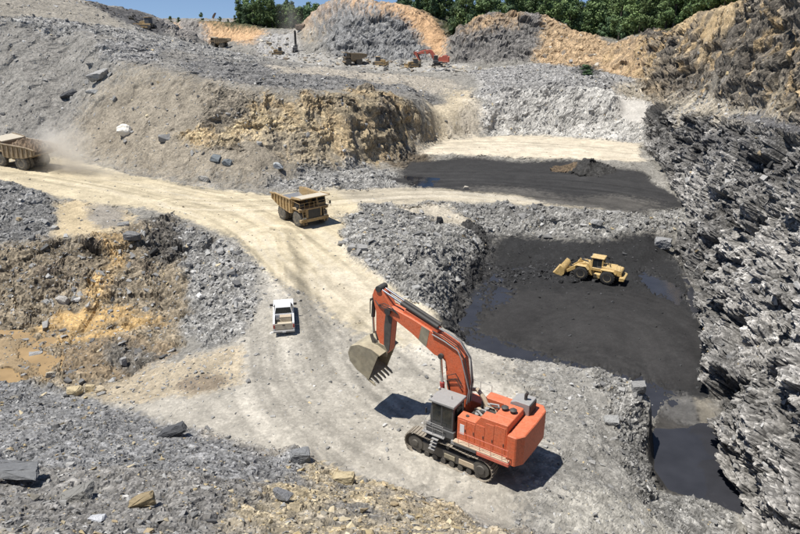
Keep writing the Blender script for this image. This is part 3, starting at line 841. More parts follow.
scatter('pit_bank', 9500, .12, 1.15, 1.9, 'grey', 2, top=130)
scatter('spoil_slope', 9500, .14, 1.1, 2.1, 'grey', 3, top=100)
scatter('grey_rubble_slope', 2600, .22, 1.1, 2.0, 'grey', 4, top=30)
scatter('quarry_floor', 3000, .14, .8, 2.1, 'grey', 5, top=60)
scatter('rock_wall', 2600, .2, 1.0, 2.1, 'grey', 6, top=40)
scatter('hill', 1200, .5, 2.2, 1.9, 'brown', 7, top=0)
scatter('haul_road', 500, .12, .5, 2.2, 'brown', 8, top=0)
scatter('coal_pit_floor', 900, .15, .6, 2.2, 'coal', 9, top=0)
scatter('upper_cliff', 300, .3, .9, 1.9, 'ochre', 10, top=0)

def tag(o, label=None, cat=None, group=None, kind=None):
    if label: o['label'] = label
    if cat: o['category'] = cat
    if group: o['group'] = group
    if kind: o['kind'] = kind
    return o
def boulder(u, v, wpx, c, label, flat=.5, seed=0, n=22, depth=.8, tilt=(0, 0), rz=None, sink=.2, name='boulder', blocky=True, round_=False):
    p = place(u, v)
    d = (p - Vector((0, 0, CAM_H))).dot(Vector((0, CP, -SP)))
    w = wpx * d / FPX / 2
    V, F = hull_template(900 + seed, n, 1.0, blocky)
    r = random.Random(seed)
    M = Euler((tilt[0], tilt[1], r.uniform(-.5, .5) if rz is None else rz)).to_matrix()
    V = (V * np.array([w, w * depth, w * flat])) @ np.array(M).T
    bm = bmesh.new()
    if round_:
        bmesh.ops.create_icosphere(bm, subdivisions=3, radius=1.0)
        for v_ in bm.verts:
            k_ = 1 + .16 * math.sin(3.1 * v_.co.x + 1.3 + 2 * v_.co.y) + .10 * math.sin(5.3 * v_.co.y + 4 * v_.co.z)
            v_.co = Vector((v_.co.x * w * k_, v_.co.y * w * depth * k_, v_.co.z * w * flat * k_))
    else:
        bv = [bm.verts.new(x) for x in V.tolist()]
        for f in F: bm.faces.new([bv[i] for i in f])
        bmesh.ops.dissolve_limit(bm, angle_limit=.12, verts=bm.verts, edges=bm.edges)
        bmesh.ops.bevel(bm, geom=bm.edges[:], offset=w * .035, segments=1, affect='EDGES', clamp_overlap=True)
    bmesh.ops.triangulate(bm, faces=bm.faces)
    for it, (ln_, fr) in enumerate(((.45, .07), (.22, .05), (.12, .03))):
        bmesh.ops.subdivide_edges(bm, edges=[e for e in bm.edges if e.calc_length() > w * ln_], cuts=1)
        bmesh.ops.triangulate(bm, faces=bm.faces)
        bm.normal_update()
        for v_ in bm.verts:
            v_.co += v_.normal * (r.random() - .5) * fr * w * (1.0 if round_ is False else .6)
    me = bpy.data.meshes.new(name); bm.to_mesh(me); bm.free()
    a = me.attributes.new('Col', 'FLOAT_COLOR', 'POINT')
    a.data.foreach_set('color', np.tile(np.array((*c, 1), np.float32), len(me.vertices)))
    me.materials.append(M_ROCK)
    o = link(name, me)
    zmin = min(x.co.z for x in me.vertices)
    o.location = (p.x, p.y, p.z - zmin * (1 - 2 * sink))
    tag(o, label, 'boulder')
    return o
G1, G2, G3, DK, PALE, YEL = (.25, .247, .24), (.31, .305, .295), (.18, .178, .175), (.08, .08, .083), (.50, .46, .39), (.46, .38, .24)
boulder(100, 80, 23, G2, 'large grey slab boulder high on the left spoil slope', .42, 1, tilt=(.25, -.15))
boulder(125, 134, 18, (.74, .70, .62), 'pale rounded boulder alone on the tan slope above the haul road', .62, 2, round_=True)
boulder(69, 96, 18, DK, 'thin dark slab lying below the large grey slab boulder', .22, 3, tilt=(.2, -.3), rz=.5)
boulder(93, 93, 13, (.33, .33, .32), 'flat light grey stone just right of the thin dark slab', .3, 4)
boulder(90, 67, 8, G3, 'small dark stone just above the large grey slab boulder', .5, 5)
boulder(165, 141, 12, G1, 'grey boulder on the tan slope right of the pale rounded boulder', .7, 6)
boulder(215, 160, 10, (.17, .19, .20), 'bluish grey boulder, left of a pair low on the tan slope', .7, 7)
boulder(227, 164, 10, (.18, .20, .21), 'bluish grey boulder, right of a pair low on the tan slope', .6, 8)
boulder(204, 180, 12, (.46, .45, .42), 'pale boulder at the edge of the haul road below the tan slope', .55, 9)
boulder(278, 168, 11, (.40, .42, .43), 'light grey boulder at the foot of the tan slope behind the yellow haul truck', .6, 10)
boulder(132, 240, 16, G3, 'dark grey block on the crest of the muddy pit bank', .65, 11)
boulder(125, 226, 12, G1, 'grey stone beside the sandy patch above the muddy pit', .5, 12)
boulder(64, 301, 13, (.36, .34, .31), 'pale boulder half way down the muddy pit bank', .6, 13)
boulder(189, 266, 10, G3, 'dark stone on the grey rubble right of the muddy pit', .6, 14)
boulder(124, 366, 7, G2, 'upright grey stone at the bottom of the muddy pit', 1.6, 15, sink=.1)
boulder(74, 394, 17, YEL, 'largest yellow sandstone block behind the foreground rubble', .55, 16)
boulder(91, 391, 11, YEL, 'middle yellow sandstone block behind the foreground rubble', .8, 17)
boulder(101, 392, 10, (.44, .37, .26), 'right yellow sandstone block behind the foreground rubble', .8, 18)
boulder(51, 376, 9, (.48, .43, .34), 'pale block at the edge of the orange puddle', .7, 19)
boulder(36, 356, 13, G2, 'flat grey rocks lying across the orange puddle', .3, 20)
boulder(173, 437, 30, (.075, .077, .082), 'dark upright slate slab on the rim of the foreground rubble', .42, 21, tilt=(-.35, -.35), rz=.35, depth=.45)
boulder(20, 480, 50, (.165, .168, .172), 'broad dark slate slab at the left edge of the foreground', .15, 22, tilt=(-.30, .08), rz=.1, depth=.9, sink=-.35)
boulder(143, 506, 26, (.27, .215, .13), 'brown angular rock in the left foreground rubble', .5, 24, tilt=(.1, -.3), rz=.25, depth=.6)
boulder(97, 521, 18, (.45, .46, .48), 'whitish flat stone near the bottom edge of the foreground', .35, 25)
boulder(76, 496, 34, (.20, .195, .18), 'rounded grey slab in the left foreground below the broad slab', .35, 26, depth=.7)
boulder(300, 461, 21, (.20, .205, .21), 'grey block on the rim of the foreground rubble beside the pale floor', .8, 27, n=30, sink=.25)
boulder(282, 500, 20, (.17, .172, .178), 'slate slab over a dark hollow in the middle foreground', .4, 28, tilt=(-.3, 0), sink=-.1)
boulder(343, 482, 24, (.43, .36, .23), 'yellow crumbling block on the rim of the foreground rubble', .65, 29, n=30)
boulder(439, 222, 8, (.05, .05, .052), 'small black block on the track beside the rubble bank', .9, 30)
boulder(597, 225, 13, G2, 'large grey boulder on the berm above the loader', .6, 31)
boulder(662, 247, 17, (.27, .27, .27), 'big grey boulder in the far right corner of the coal pit', .7, 32)
boulder(466, 189, 6, PALE, 'small pale boulder at the edge of the upper coal bench', .8, 33)
boulder(611, 422, 17, (.30, .30, .29), 'flat pale grey slab on the bench right of the excavator', .35, 34)
boulder(638, 393, 16, G1, 'jagged grey block at the edge of the bench above the pond', .8, 35)
# ------------------------------------------------------------------ machine building helpers
class MB:
    def __init__(s): s.v = []; s.f = []
    def add(s, V, F):
        b = len(s.v); s.v += [tuple(p) for p in V]; s.f += [tuple(i + b for i in f) for f in F]; return s
    def box(s, x0, x1, y0, y1, z0, z1):
        if x0 > x1: x0, x1 = x1, x0
        if y0 > y1: y0, y1 = y1, y0
        if z0 > z1: z0, z1 = z1, z0
        return s.add([(x0,y0,z0),(x1,y0,z0),(x1,y1,z0),(x0,y1,z0),(x0,y0,z1),(x1,y0,z1),(x1,y1,z1),(x0,y1,z1)],
                     [(3,2,1,0),(4,5,6,7),(0,1,5,4),(1,2,6,5),(2,3,7,6),(3,0,4,7)])
    def prism(s, prof, a, b, axis='y'):       # profile (p,q) pushed along an axis from a to b
        n = len(prof)
        ar = sum(prof[i][0] * prof[(i + 1) % n][1] - prof[(i + 1) % n][0] * prof[i][1] for i in range(n))
        if ar < 0: prof = prof[::-1]
        if axis == 'y': f = lambda p, t: (p[0], t, p[1])
        elif axis == 'x': f = lambda p, t: (t, p[0], p[1])
        else: f = lambda p, t: (p[0], p[1], t)
        V = [f(p, a) for p in prof] + [f(p, b) for p in prof]
        F = [tuple(range(n)), tuple(range(2 * n - 1, n - 1, -1))] + [(i, i + n, (i + 1) % n + n, (i + 1) % n) for i in range(n)]
        return s.add(V, F)
    def cyl(s, p0, p1, r0, r1=None, n=14, caps=True):
        r1 = r0 if r1 is None else r1
        p0, p1 = Vector(p0), Vector(p1); d = (p1 - p0).normalized()
        a = d.orthogonal().normalized(); b = d.cross(a)
        V = [p + (a * math.cos(2 * math.pi * i / n) + b * math.sin(2 * math.pi * i / n)) * r for p, r in ((p0, r0), (p1, r1)) for i in range(n)]
        F = [(i, (i + 1) % n, (i + 1) % n + n, i + n) for i in range(n)]
        if caps: F += [tuple(range(n - 1, -1, -1)), tuple(range(n, 2 * n))]
        return s.add(V, F)
    def tube(s, path, r, n=6):
        path = [Vector(p) for p in path]
        V, F = [], []
        for i, p in enumerate(path):
            d = (path[min(i + 1, len(path) - 1)] - path[max(i - 1, 0)]).normalized()
            a = d.cross(Vector((.13, .97, .2))).normalized(); b = d.cross(a)
            V += [p + (a * math.cos(2 * math.pi * k / n) + b * math.sin(2 * math.pi * k / n)) * r for k in range(n)]
        for i in range(len(path) - 1):
            F += [(i * n + k, i * n + (k + 1) % n, (i + 1) * n + (k + 1) % n, (i + 1) * n + k) for k in range(n)]
        F += [tuple(range(n - 1, -1, -1)), tuple(range((len(path) - 1) * n, len(path) * n))]
        return s.add(V, F)
    def lathe(s, prof, c, axis='y', n=28):    # profile (radius, offset along the axis)
        V, F = [], []
        m = len(prof)
        for i in range(n):
            t = 2 * math.pi * i / n
            for r, o in prof:
                V.append((c[0] + r * math.cos(t), c[1] + o, c[2] + r * math.sin(t)) if axis == 'y' else (c[0] + r * math.cos(t), c[1] + r * math.sin(t), c[2] + o))
        for i in range(n):
            for k in range(m - 1):
                F.append((i * m + k, i * m + k + 1, ((i + 1) % n) * m + k + 1, ((i + 1) % n) * m + k))
        F.append(tuple(i * m for i in range(n))); F.append(tuple(i * m + m - 1 for i in range(n - 1, -1, -1)))
        return s.add(V, F)
    def sheet(s, outer, inner, a, b):         # open bent plate with thickness: outer and inner line, width a..b
        n = len(outer)
        V = [(p[0], t, p[1]) for t in (a, b) for L in (outer, inner) for p in L]
        o0, i0, o1, i1 = 0, n, 2 * n, 3 * n
        F = []
        for k in range(n - 1):
            F += [(o0 + k, o0 + k + 1, o1 + k + 1, o1 + k), (i0 + k, i1 + k, i1 + k + 1, i0 + k + 1), (o0 + k, i0 + k, i0 + k + 1, o0 + k + 1), (o1 + k, o1 + k + 1, i1 + k + 1, i1 + k)]
        for k in (0, n - 1): F.append((o0 + k, o1 + k, i1 + k, i0 + k))
        return s.add(V, F)
    def build(s, name, mat, parent=None, bevel=0.0, smooth=False, M=None):
        bm = bmesh.new()
        bv = [bm.verts.new(p) for p in s.v]
        for f in s.f:
            try: bm.faces.new([bv[i] for i in f])
            except ValueError: pass
        bmesh.ops.recalc_face_normals(bm, faces=bm.faces)
        if bevel:
            ed = [e for e in bm.edges if len(e.link_faces) == 2 and e.calc_face_angle(0) > .6]
            bmesh.ops.bevel(bm, geom=ed, offset=bevel, segments=1, affect='EDGES', clamp_overlap=True)
        if smooth:
            for f in bm.faces: f.smooth = True
            for e in bm.edges:
                if len(e.link_faces) == 2 and e.calc_face_angle(0) > .7: e.smooth = False
        if M is not None: bm.transform(M)
        me = bpy.data.meshes.new(name); bm.to_mesh(me); bm.free()
        me.materials.append(mat)
        return link(name, me, parent)
def paint_mat(name, c, rough=.45, dust=.35, dustc=(.34, .30, .24), metal=0.0, scale=1.6, grime=.25):
    m = bpy.data.materials.new(name)
    n, l, b = nodes_of(m)
    tc = n.new('ShaderNodeTexCoord')
    geo = n.new('ShaderNodeNewGeometry')
    no = n.new('ShaderNodeTexNoise'); no.inputs['Scale'].default_value = scale; no.inputs['Detail'].default_value = 8; no.inputs['Roughness'].default_value = .68
    no2 = n.new('ShaderNodeTexNoise'); no2.inputs['Scale'].default_value = scale * 3.1; no2.inputs['Detail'].default_value = 6
    l.new(tc.outputs['Object'], no.inputs['Vector']); l.new(tc.outputs['Object'], no2.inputs['Vector'])
    sp = n.new('ShaderNodeSeparateXYZ'); l.new(geo.outputs['Normal'], sp.inputs[0])
    up = mathn(n, l, 'MAXIMUM', sp.outputs[2], 0.0)
    k = mathn(n, l, 'MULTIPLY', mathn(n, l, 'ADD', mathn(n, l, 'MULTIPLY', up, .35), mathn(n, l, 'MULTIPLY', mathn(n, l, 'SUBTRACT', no.outputs['Fac'], .3), 1.9)), dust, True)
    mx = n.new('ShaderNodeMix'); mx.data_type = 'RGBA'
    mx.inputs['A'].default_value = (*c, 1); mx.inputs['B'].default_value = (*dustc, 1)
    l.new(k, mx.inputs['Factor'])
    g = n.new('ShaderNodeMix'); g.data_type = 'RGBA'; g.blend_type = 'MULTIPLY'
    gk = mathn(n, l, 'MULTIPLY', mathn(n, l, 'SUBTRACT', no2.outputs['Fac'], .42), grime * 4, True)
    l.new(gk, g.inputs['Factor']); l.new(mx.outputs['Result'], g.inputs['A']); g.inputs['B'].default_value = (.42, .38, .34, 1)
    l.new(g.outputs['Result'], b.inputs['Base Color'])
    b.inputs['Roughness'].default_value = rough; b.inputs['Metallic'].default_value = metal
    l.new(mathn(n, l, 'ADD', mathn(n, l, 'MULTIPLY', k, .4), rough, True), b.inputs['Roughness'])
    return m
M_OR = paint_mat('orange_paint', (.70, .135, .046), .45, .34, (.50, .32, .22), grime=.38, scale=2.6)
M_OR2 = paint_mat('faded_red_paint', (.60, .12, .07), .5, .3, (.45, .32, .26), grime=.3)
M_YE = paint_mat('yellow_paint', (.44, .29, .11), .5, .65, (.42, .35, .26), grime=.6)
M_YE2 = paint_mat('bright_yellow_paint', (.66, .44, .14), .5, .5, (.52, .45, .32), grime=.6)
M_DK = paint_mat('dark_steel', (.035, .034, .033), .55, .3, (.16, .14, .12), grime=.1)
M_TRK = paint_mat('track_steel', (.045, .042, .040), .5, .55, (.20, .18, .15), grime=.1)
M_SHOE = paint_mat('dusty_track_shoe', (.16, .14, .115), .6, .7, (.38, .33, .26), grime=.2)
M_GRY = paint_mat('grey_paint', (.30, .30, .30), .5, .3, (.36, .33, .29), grime=.15)
M_DGR = paint_mat('dark_grey_paint', (.075, .078, .082), .45, .25, (.2, .18, .16), grime=.1)
M_TYR = paint_mat('tyre_rubber', (.035, .034, .033), .85, .85, (.27, .245, .20), grime=.05, scale=2.5)
M_TYRD = paint_mat('coal_tyre_rubber', (.022, .022, .022), .8, .5, (.10, .09, .08), grime=.05)
M_RIM = paint_mat('rim_steel', (.33, .26, .14), .6, .7, (.34, .30, .23))
M_ROD = paint_mat('chrome_rod', (.62, .62, .62), .18, .08, metal=1.0, grime=.05)
M_RED = paint_mat('dark_red_paint', (.40, .035, .03), .45, .15, grime=.2)
M_WHT = paint_mat('white_paint', (.78, .79, .80), .3, .12, (.55, .50, .42), grime=.06)
M_DWH = paint_mat('dusty_white_paint', (.56, .50, .40), .5, .6, (.42, .36, .26), grime=.15)
M_BKT = paint_mat('worn_bucket_steel', (.20, .18, .135), .55, .75, (.55, .48, .33), grime=.3, scale=1.1)
M_BED = paint_mat('polished_bed_steel', (.42, .43, .44), .30, .35, (.36, .33, .27), metal=.6, grime=.15)
M_CAN = paint_mat('dusty_canopy', (.48, .44, .36), .6, .6, (.55, .48, .37), grime=.15)
M_HOSE = paint_mat('black_hose', (.02, .02, .02), .5, .15, grime=.05)
M_TAN = paint_mat('tan_steel_guard', (.52, .42, .30), .5, .4, grime=.2)
def glass_mat(name, c, rough=.08):
    m = bpy.data.materials.new(name); n, l, b = nodes_of(m)
    b.inputs['Base Color'].default_value = (*c, 1); b.inputs['Roughness'].default_value = rough
    b.inputs['Specular IOR Level'].default_value = .6
    b.inputs['Coat Weight'].default_value = .4
    no = n.new('ShaderNodeTexNoise'); no.inputs['Scale'].default_value = 3
    l.new(mathn(n, l, 'MULTIPLY', no.outputs['Fac'], rough * 3), b.inputs['Roughness'])
    return m
M_GLS = glass_mat('cab_glass', (.018, .022, .024))
M_LGT = glass_mat('lamp_glass', (.55, .55, .50), .15)
def empty(name, loc, rz=0.0, tilt=0.0):
    o = bpy.data.objects.new(name, None); COL.objects.link(o)
    o.location = loc; o.rotation_euler = (0, tilt, rz); o.empty_display_size = .5
    return o

# ------------------------------------------------------------------ excavator
def excavator(loc, heading, label, pitch=0.0, simple=False, group=None, mat=None):
    OR = mat or M_OR
    R = empty('excavator', loc, heading)
    tag(R, label, 'excavator', group)
    # --- crawlers
    L2, H = 3.45, 1.72
    r = H / 2
    for sy in (1, -1):
        y0, y1 = (1.50, 2.38) if sy > 0 else (-2.38, -1.50)
        # loop: front idler slightly raised
        path = []
        xs = L2 - r
        def loop(t):                          # t in 0..1 round the stadium
            Lg = 2 * (2 * xs) + 2 * math.pi * r
            s_ = t * Lg
            if s_ < 2 * xs:
                return (-xs + s_, H - .05 * math.sin(math.pi * s_ / (2 * xs) * 3), 0, 1)
            s_ -= 2 * xs
            if s_ < math.pi * r:
                a = math.pi / 2 - s_ / r; return (xs + r * math.cos(a), r + r * math.sin(a), math.cos(a), math.sin(a))
            s_ -= math.pi * r
            if s_ < 2 * xs: return (xs - s_, 0, 0, -1)
            s_ -= 2 * xs
            a = -math.pi / 2 - s_ / r; return (-xs + r * math.cos(a), r + r * math.sin(a), math.cos(a), math.sin(a))
        n = 30 if simple else 64
        b = MB()
        for i in range(n):
            x, z_, nx, nz = loop((i + .5) / n)
            tx, tz_ = nz, -nx
            hw, th = .118 * 64 / n, .05
            V = []
            for yy in (y0, y1):
                for (a_, c_) in ((-hw, -th), (hw, -th), (hw, 0), (-hw, 0)):
                    V.append((x + tx * a_ + nx * c_, yy, z_ + tz_ * a_ + nz * c_))
            b.add(V, [(0,1,2,3),(7,6,5,4),(0,4,5,1),(1,5,6,2),(2,6,7,3),(3,7,4,0)])
            V = []
            for yy in (y0, y1):
                for (a_, c_) in ((hw - .05, 0), (hw, 0), (hw, .055), (hw - .04, .055)):
                    V.append((x + tx * a_ + nx * c_, yy, z_ + tz_ * a_ + nz * c_))
            b.add(V, [(0,1,2,3),(7,6,5,4),(0,4,5,1),(1,5,6,2),(2,6,7,3),(3,7,4,0)])
        trk_ = b.build('crawler_track', M_SHOE, R)
        if simple: continue
        ys = y1 - .12 if sy > 0 else y0 + .12
        yi = y0 + .12 if sy > 0 else y1 - .12
        MB().prism([(-2.75, .45), (2.75, .40), (2.9, .95), (2.0, 1.18), (-2.2, 1.22), (-2.95, 1.0)], ys - sy * .04, yi).build('track_frame', M_TRK, trk_, .03)
        MB().box(-2.2, -.9, ys - sy * .03, ys + sy * .035, .62, 1.02).build('frame_panel', M_TAN, trk_, .02)
        MB().box(-.6, .25, ys - sy * .03, ys + sy * .03, .62, .98).build('frame_panel', M_BKT, trk_, .02)
        MB().lathe([(.16, .13), (.30, .13), (.34, .05), (.60, .03), (.64, -.2), (.5, -.4)], (-xs, ys if sy > 0 else ys - .15, r), n=20).build('drive_sprocket', M_TRK, trk_, smooth=True)
        MB().lathe([(.12, .1), (.22, .1), (.26, .03), (.58, .02), (.62, -.2), (.5, -.4)], (xs, ys if sy > 0 else ys - .15, r), n=20).build('idler_wheel', M_TRK, trk_, smooth=True)
        for k in range(8):
            MB().cyl((-2.35 + k * .67, ys, .27), (-2.35 + k * .67, ys - sy * .5, .27), .21, n=12).build('track_roller', M_TRK, trk_, smooth=True)
        for k in range(3):
            MB().cyl((-1.6 + k * 1.6, ys, H - .22), (-1.6 + k * 1.6, ys - sy * .4, H - .22), .13, n=10).build('carrier_roller', M_TRK, trk_, smooth=True)
    MB().box(-1.5, 1.5, -1.5, 1.5, .55, 1.35).prism([(-2.4, .6), (2.4, .6), (2.2, 1.15), (-2.2, 1.15)], -.9, .9).build('undercarriage_frame', M_TRK, R, .05)
    MB().lathe([(1.45, 1.3), (1.45, 1.72), (1.2, 1.74)], (0, 0, 0), 'z', 32).build('swing_ring', M_DK, R)
    # --- upper structure
    MB().prism([(-4.4, 1.75), (1.9, 1.75), (1.9, 2.2), (-4.4, 2.35)], -2.05, 2.05).build('main_deck', M_DGR, R, .03)
    ec = MB().prism([(-.58, 2.3), (-.58, 4.2), (-1.92, 4.22), (-2.3, 4.82), (-4.22, 4.86), (-4.22, 2.3)], 1.28, 2.10).build('engine_cover', OR, R, .04)
    if not simple:
        for x0, x1, z0, z1 in ((-.72, -1.3, 2.55, 4.05), (-1.36, -1.92, 2.55, 4.05), (-2.02, -2.62, 2.55, 4.15), (-2.68, -3.28, 2.55, 4.5), (-3.34, -4.1, 2.55, 4.6)):
            MB().box(x0, x1, 2.10, 2.125, z0, z1).build('side_door', OR, ec, .012)
        for x0 in (-1.24, -1.86, -2.56, -3.22, -4.02):
            MB().box(x0, x0 + .05, 2.125, 2.16, 3.2, 3.42).build('door_handle', M_DK, ec)
        MB().box(-.82, -1.14, 2.126, 2.138, 2.95, 3.72).build('white_panel', M_WHT, ec, .005)
        MB().cyl((-1.15, 1.75, 4.2), (-1.15, 1.75, 4.27), .12, n=12).build('filler_cap', M_DK, ec)
    rc = MB().prism([(-2.85, 4.3), (-4.22, 4.3), (-4.22, 4.84), (-2.92, 4.84)], -.35, 1.28).build('rear_engine_hood', OR, R, .04)
    MB().box(-2.88, -4.22, -1.25, 1.27, 2.35, 4.3).build('engine_block_wall', OR, R, .03)
    if not simple:
        for x0 in (-3.25, -3.85):
            MB().cyl((x0, .55, 4.84), (x0, .55, 5.0), .13, n=14).lathe([(.0, 4.99), (.24, 4.99), (.25, 5.06), (.16, 5.13), (.02, 5.15)], (x0, .55, 0), 'z', 16).build('air_intake_cap', M_DK, rc, smooth=True)
    MB().prism([(-.9, 2.3), (-.9, 3.95), (-4.2, 3.95), (-4.2, 2.3)], -2.22, -1.35).prism([(-4.2, 2.3), (-4.2, 4.25), (-3.4, 4.25), (-3.1, 3.95), (-3.1, 2.3)], -2.2, -1.36).build('fuel_tank', OR, R, .04)
    MB().box(.9, -.85, -2.2, -1.25, 2.25, 3.35).build('tool_box', OR, R, .04)
    mf = MB().prism([(-3.1, 4.25), (-3.2, 4.95), (-3.6, 5.12), (-4.55, 5.12), (-4.55, 4.25)], -1.6, -.42).build('muffler_housing', M_GRY, R, .03)
    MB().box(-4.555, -4.60, -1.52, -.5, 4.32, 5.02).build('muffler_grille', M_DK, mf, .01)
    MB().cyl((-4.05, -.95, 5.1), (-4.05, -.95, 5.5), .11, n=12).cyl((-4.05, -.95, 5.45), (-4.16, -.95, 5.7), .12, .10, n=12).build('exhaust_pipe', M_DK, mf, smooth=True)
    # counterweight: chamfered corners in plan
    MB().prism([(-4.25, 2.24), (-4.88, 2.24), (-5.26, 1.70), (-5.30, 0), (-5.26, -1.70), (-4.88, -2.24), (-4.25, -2.24)], 2.05, 4.28, 'z').build('counterweight', OR, R, .06)
    # engine bay, open from above
    MB().box(-.5, -2.86, -1.3, 1.26, 2.2, 2.75).build('engine_bay_floor', M_DK, R)
    if not simple:
        rr = random.Random(5)
        eng = MB().box(-1.3, -2.5, -.7, .3, 2.75, 3.7).box(-.75, -1.2, .1, .8, 2.75, 3.6).box(-.8, -1.4, -1.2, -.8, 2.75, 3.5).build('engine', M_DK, R, .05)
        for k in range(16):
            x, y = rr.uniform(-2.1, -.6), rr.uniform(-1.1, 1.0)
            h = rr.uniform(3.5, 4.0)
            MB().tube([(x, y, 2.8), (x, y, h), (x - .15, y + .1, h + .12), (x - .7, y + rr.uniform(-.5, .5), h + .1), (x - .9, y + .2, h - .2)], rr.uniform(.04, .09), 7).build('engine_pipe', rr.choice([M_GRY, M_TAN, M_DK, M_BKT]), eng, smooth=True)
        for k in range(4):
            x, y = rr.uniform(-2.4, -.8), rr.uniform(-1.0, .6)
            MB().cyl((x, y, 3.3), (x, y, 3.85), .17, n=14).build('filter_canister', rr.choice([M_GRY, M_WHT, M_TAN]), eng, .02, smooth=True)
        MB().box(-.62, -2.3, 1.15, 1.27, 2.7, 4.0).build('bay_wall', M_DK, eng, .02)
    # walkway on the left
    wk = MB().box(-.5, -4.55, 2.10, 2.50, 2.36, 2.44).build('walkway', M_TAN, R, .01)
    MB().box(-2.3, -4.6, 2.12, 2.52, 2.08, 2.35).build('step_panel', M_OR2, R, .02)
    MB().box(-.3, -2.2, 2.10, 2.40, 2.05, 2.34).build('battery_box', M_GRY, R, .02)
    if not simple:
        rail = MB()
        for x in (-.9, -1.7, -2.5, -3.3, -4.1, -4.5):
            rail.cyl((x, 2.47, 2.44), (x, 2.47, 3.30), .018, n=6)
        rail.tube([(-.9, 2.47, 3.3), (-4.5, 2.47, 3.3)], .02).tube([(-.9, 2.47, 2.85), (-4.5, 2.47, 2.85)], .016)
        rail.build('handrail', M_OR2, wk)
        rail = MB()
        for x, y in ((1.85, 2.15), (1.85, 1.4), (1.85, .7), (1.1, 2.45), (.3, 2.45), (1.8, 2.42)):
            rail.cyl((x, y, 2.3), (x, y, 3.15), .018, n=6)
        rail.tube([(1.85, .7, 3.15), (1.85, 2.15, 3.15), (1.8, 2.42, 3.15), (.3, 2.45, 3.15)], .02).tube([(1.85, .7, 2.75), (1.85, 2.15, 2.75), (1.8, 2.42, 2.75), (.3, 2.45, 2.75)], .016)
        rail.build('handrail', M_GRY, wk)
        rail = MB()
        for x in (.8, -.1, -1.0):
            rail.cyl((x, -2.15, 3.3), (x, -2.15, 4.5), .02, n=6)
        rail.tube([(.8, -2.15, 4.5), (-1.0, -2.15, 4.5)], .02).tube([(.8, -2.15, 3.95), (-1.0, -2.15, 3.95)], .016)
        rail.build('handrail', M_GRY, R)
        MB().box(1.95, .2, 2.05, 2.5, 2.22, 2.3).build('front_step', M_GRY, R, .01)
        for k in range(4):
            MB().box(1.35 - .08 * k, .85 - .08 * k, 2.38, 2.62, 1.1 + k * .3, 1.14 + k * .3).build('ladder_rung', M_GRY, R)
    # --- cab
    cb = MB().prism([(1.42, 2.85), (1.5, 3.6), (1.38, 4.72), (-.32, 4.72), (-.32, 2.85)], .68, 2.2).build('cab', M_DGR, R, .04)
    MB().box(1.75, -.45, .6, 2.28, 2.28, 2.86).build('cab_riser', M_DGR, R, .04)
    MB().prism([(1.62, 4.72), (1.55, 4.88), (-.42, 4.92), (-.42, 4.72)], .58, 2.3).build('cab_roof', M_GRY, cb, .03)
    for x0, x1, z0, z1 in ((1.28, .62, 3.25, 4.6), (.5, -.22, 3.1, 4.6)):
        MB().box(x0, x1, 2.185, 2.212, z0, z1).build('side_window', M_GLS, cb, .01)
    MB().add([(1.455, .8, 3.1), (1.455, 2.08, 3.1), (1.515, 2.08, 3.6), (1.515, .8, 3.6), (1.405, .8, 4.62), (1.405, 2.08, 4.62)], [(0, 1, 2, 3), (3, 2, 5, 4)]).build('windscreen', M_GLS, cb)
    MB().box(-.318, -.335, .85, 2.0, 3.5, 4.5).build('rear_window', M_GLS, cb)
    if not simple:
        MB().box(.56, .53, 2.2, 2.225, 2.95, 4.65).build('door_pillar', M_DGR, cb)
        MB().tube([(1.5, 2.2, 3.9), (1.62, 2.5, 3.95), (1.62, 2.5, 4.2)], .018).box(1.6, 1.64, 2.42, 2.58, 3.85, 4.25).build('mirror', M_DK, cb)
        for y in (.9, 2.0):
            MB().box(1.5, 1.62, y - .09, y + .09, 4.9, 5.06).build('work_lamp', M_LGT, cb, .01)
        MB().cyl((.2, 1.5, 4.9), (.2, 1.5, 5.15), .02, n=6).build('antenna', M_DK, cb)
    # --- boom, stick and bucket, turned together about the boom foot
    piv = Vector((.25, 0, 3.2))
    T = Matrix.Translation(piv) @ Matrix.Rotation(pitch, 4, 'Y') @ Matrix.Translation(-piv)
    ya, yb = -.62, .22
    yc = -.2
    boom = MB().prism([(.75, 3.0), (1.12, 3.75), (1.36, 4.8), (1.55, 6.75), (1.82, 6.95), (2.45, 7.0), (4.34, 8.12), (6.15, 8.95), (6.55, 9.3), (6.3, 9.68), (5.9, 9.66), (4.3, 9.28), (2.2, 8.62), (.9, 8.1), (.2, 7.35), (-.1, 5.4), (-.22, 4.2), (-.15, 3.0)], ya, yb).build('boom', OR, R, .04, M=T)
    MB().prism([(3.1, 7.42), (3.75, 7.8), (3.5, 8.98), (2.85, 8.78)], ya - .012, yb + .012).build('boom_patch', M_BKT, boom, M=T)
    MB().prism([(5.2, 9.45), (2.3, 8.66), (2.25, 8.95), (5.0, 9.75)], yc - .28, yc + .28).build('hose_guard', OR, boom, .03, M=T)
    st = MB().prism([(7.6, 10.72), (7.22, 10.98), (6.85, 10.7), (6.05, 9.55), (6.0, 9.1), (6.32, 6.05), (6.58, 5.72), (6.98, 5.82), (7.5, 7.3), (7.48, 8.9), (7.78, 10.2)], yc - .36, yc + .36).build('stick', OR, R, .04, M=T)
    MB().prism([(6.02, 9.0), (6.32, 6.1), (6.58, 5.76), (6.8, 5.84), (6.75, 8.0), (6.6, 9.0)], yc - .385, yc + .385).build('stick_dark_plate', M_TRK, st, .01, M=T)  # sets the rear and lower part of the stick darker than its orange
    for yy in (-.75, .35):
        MB().cyl((6.3, yy - .06, 9.35), (6.3, yy + .06, 9.35), .26, n=16).build('pivot_pin', M_DK, st, M=T)
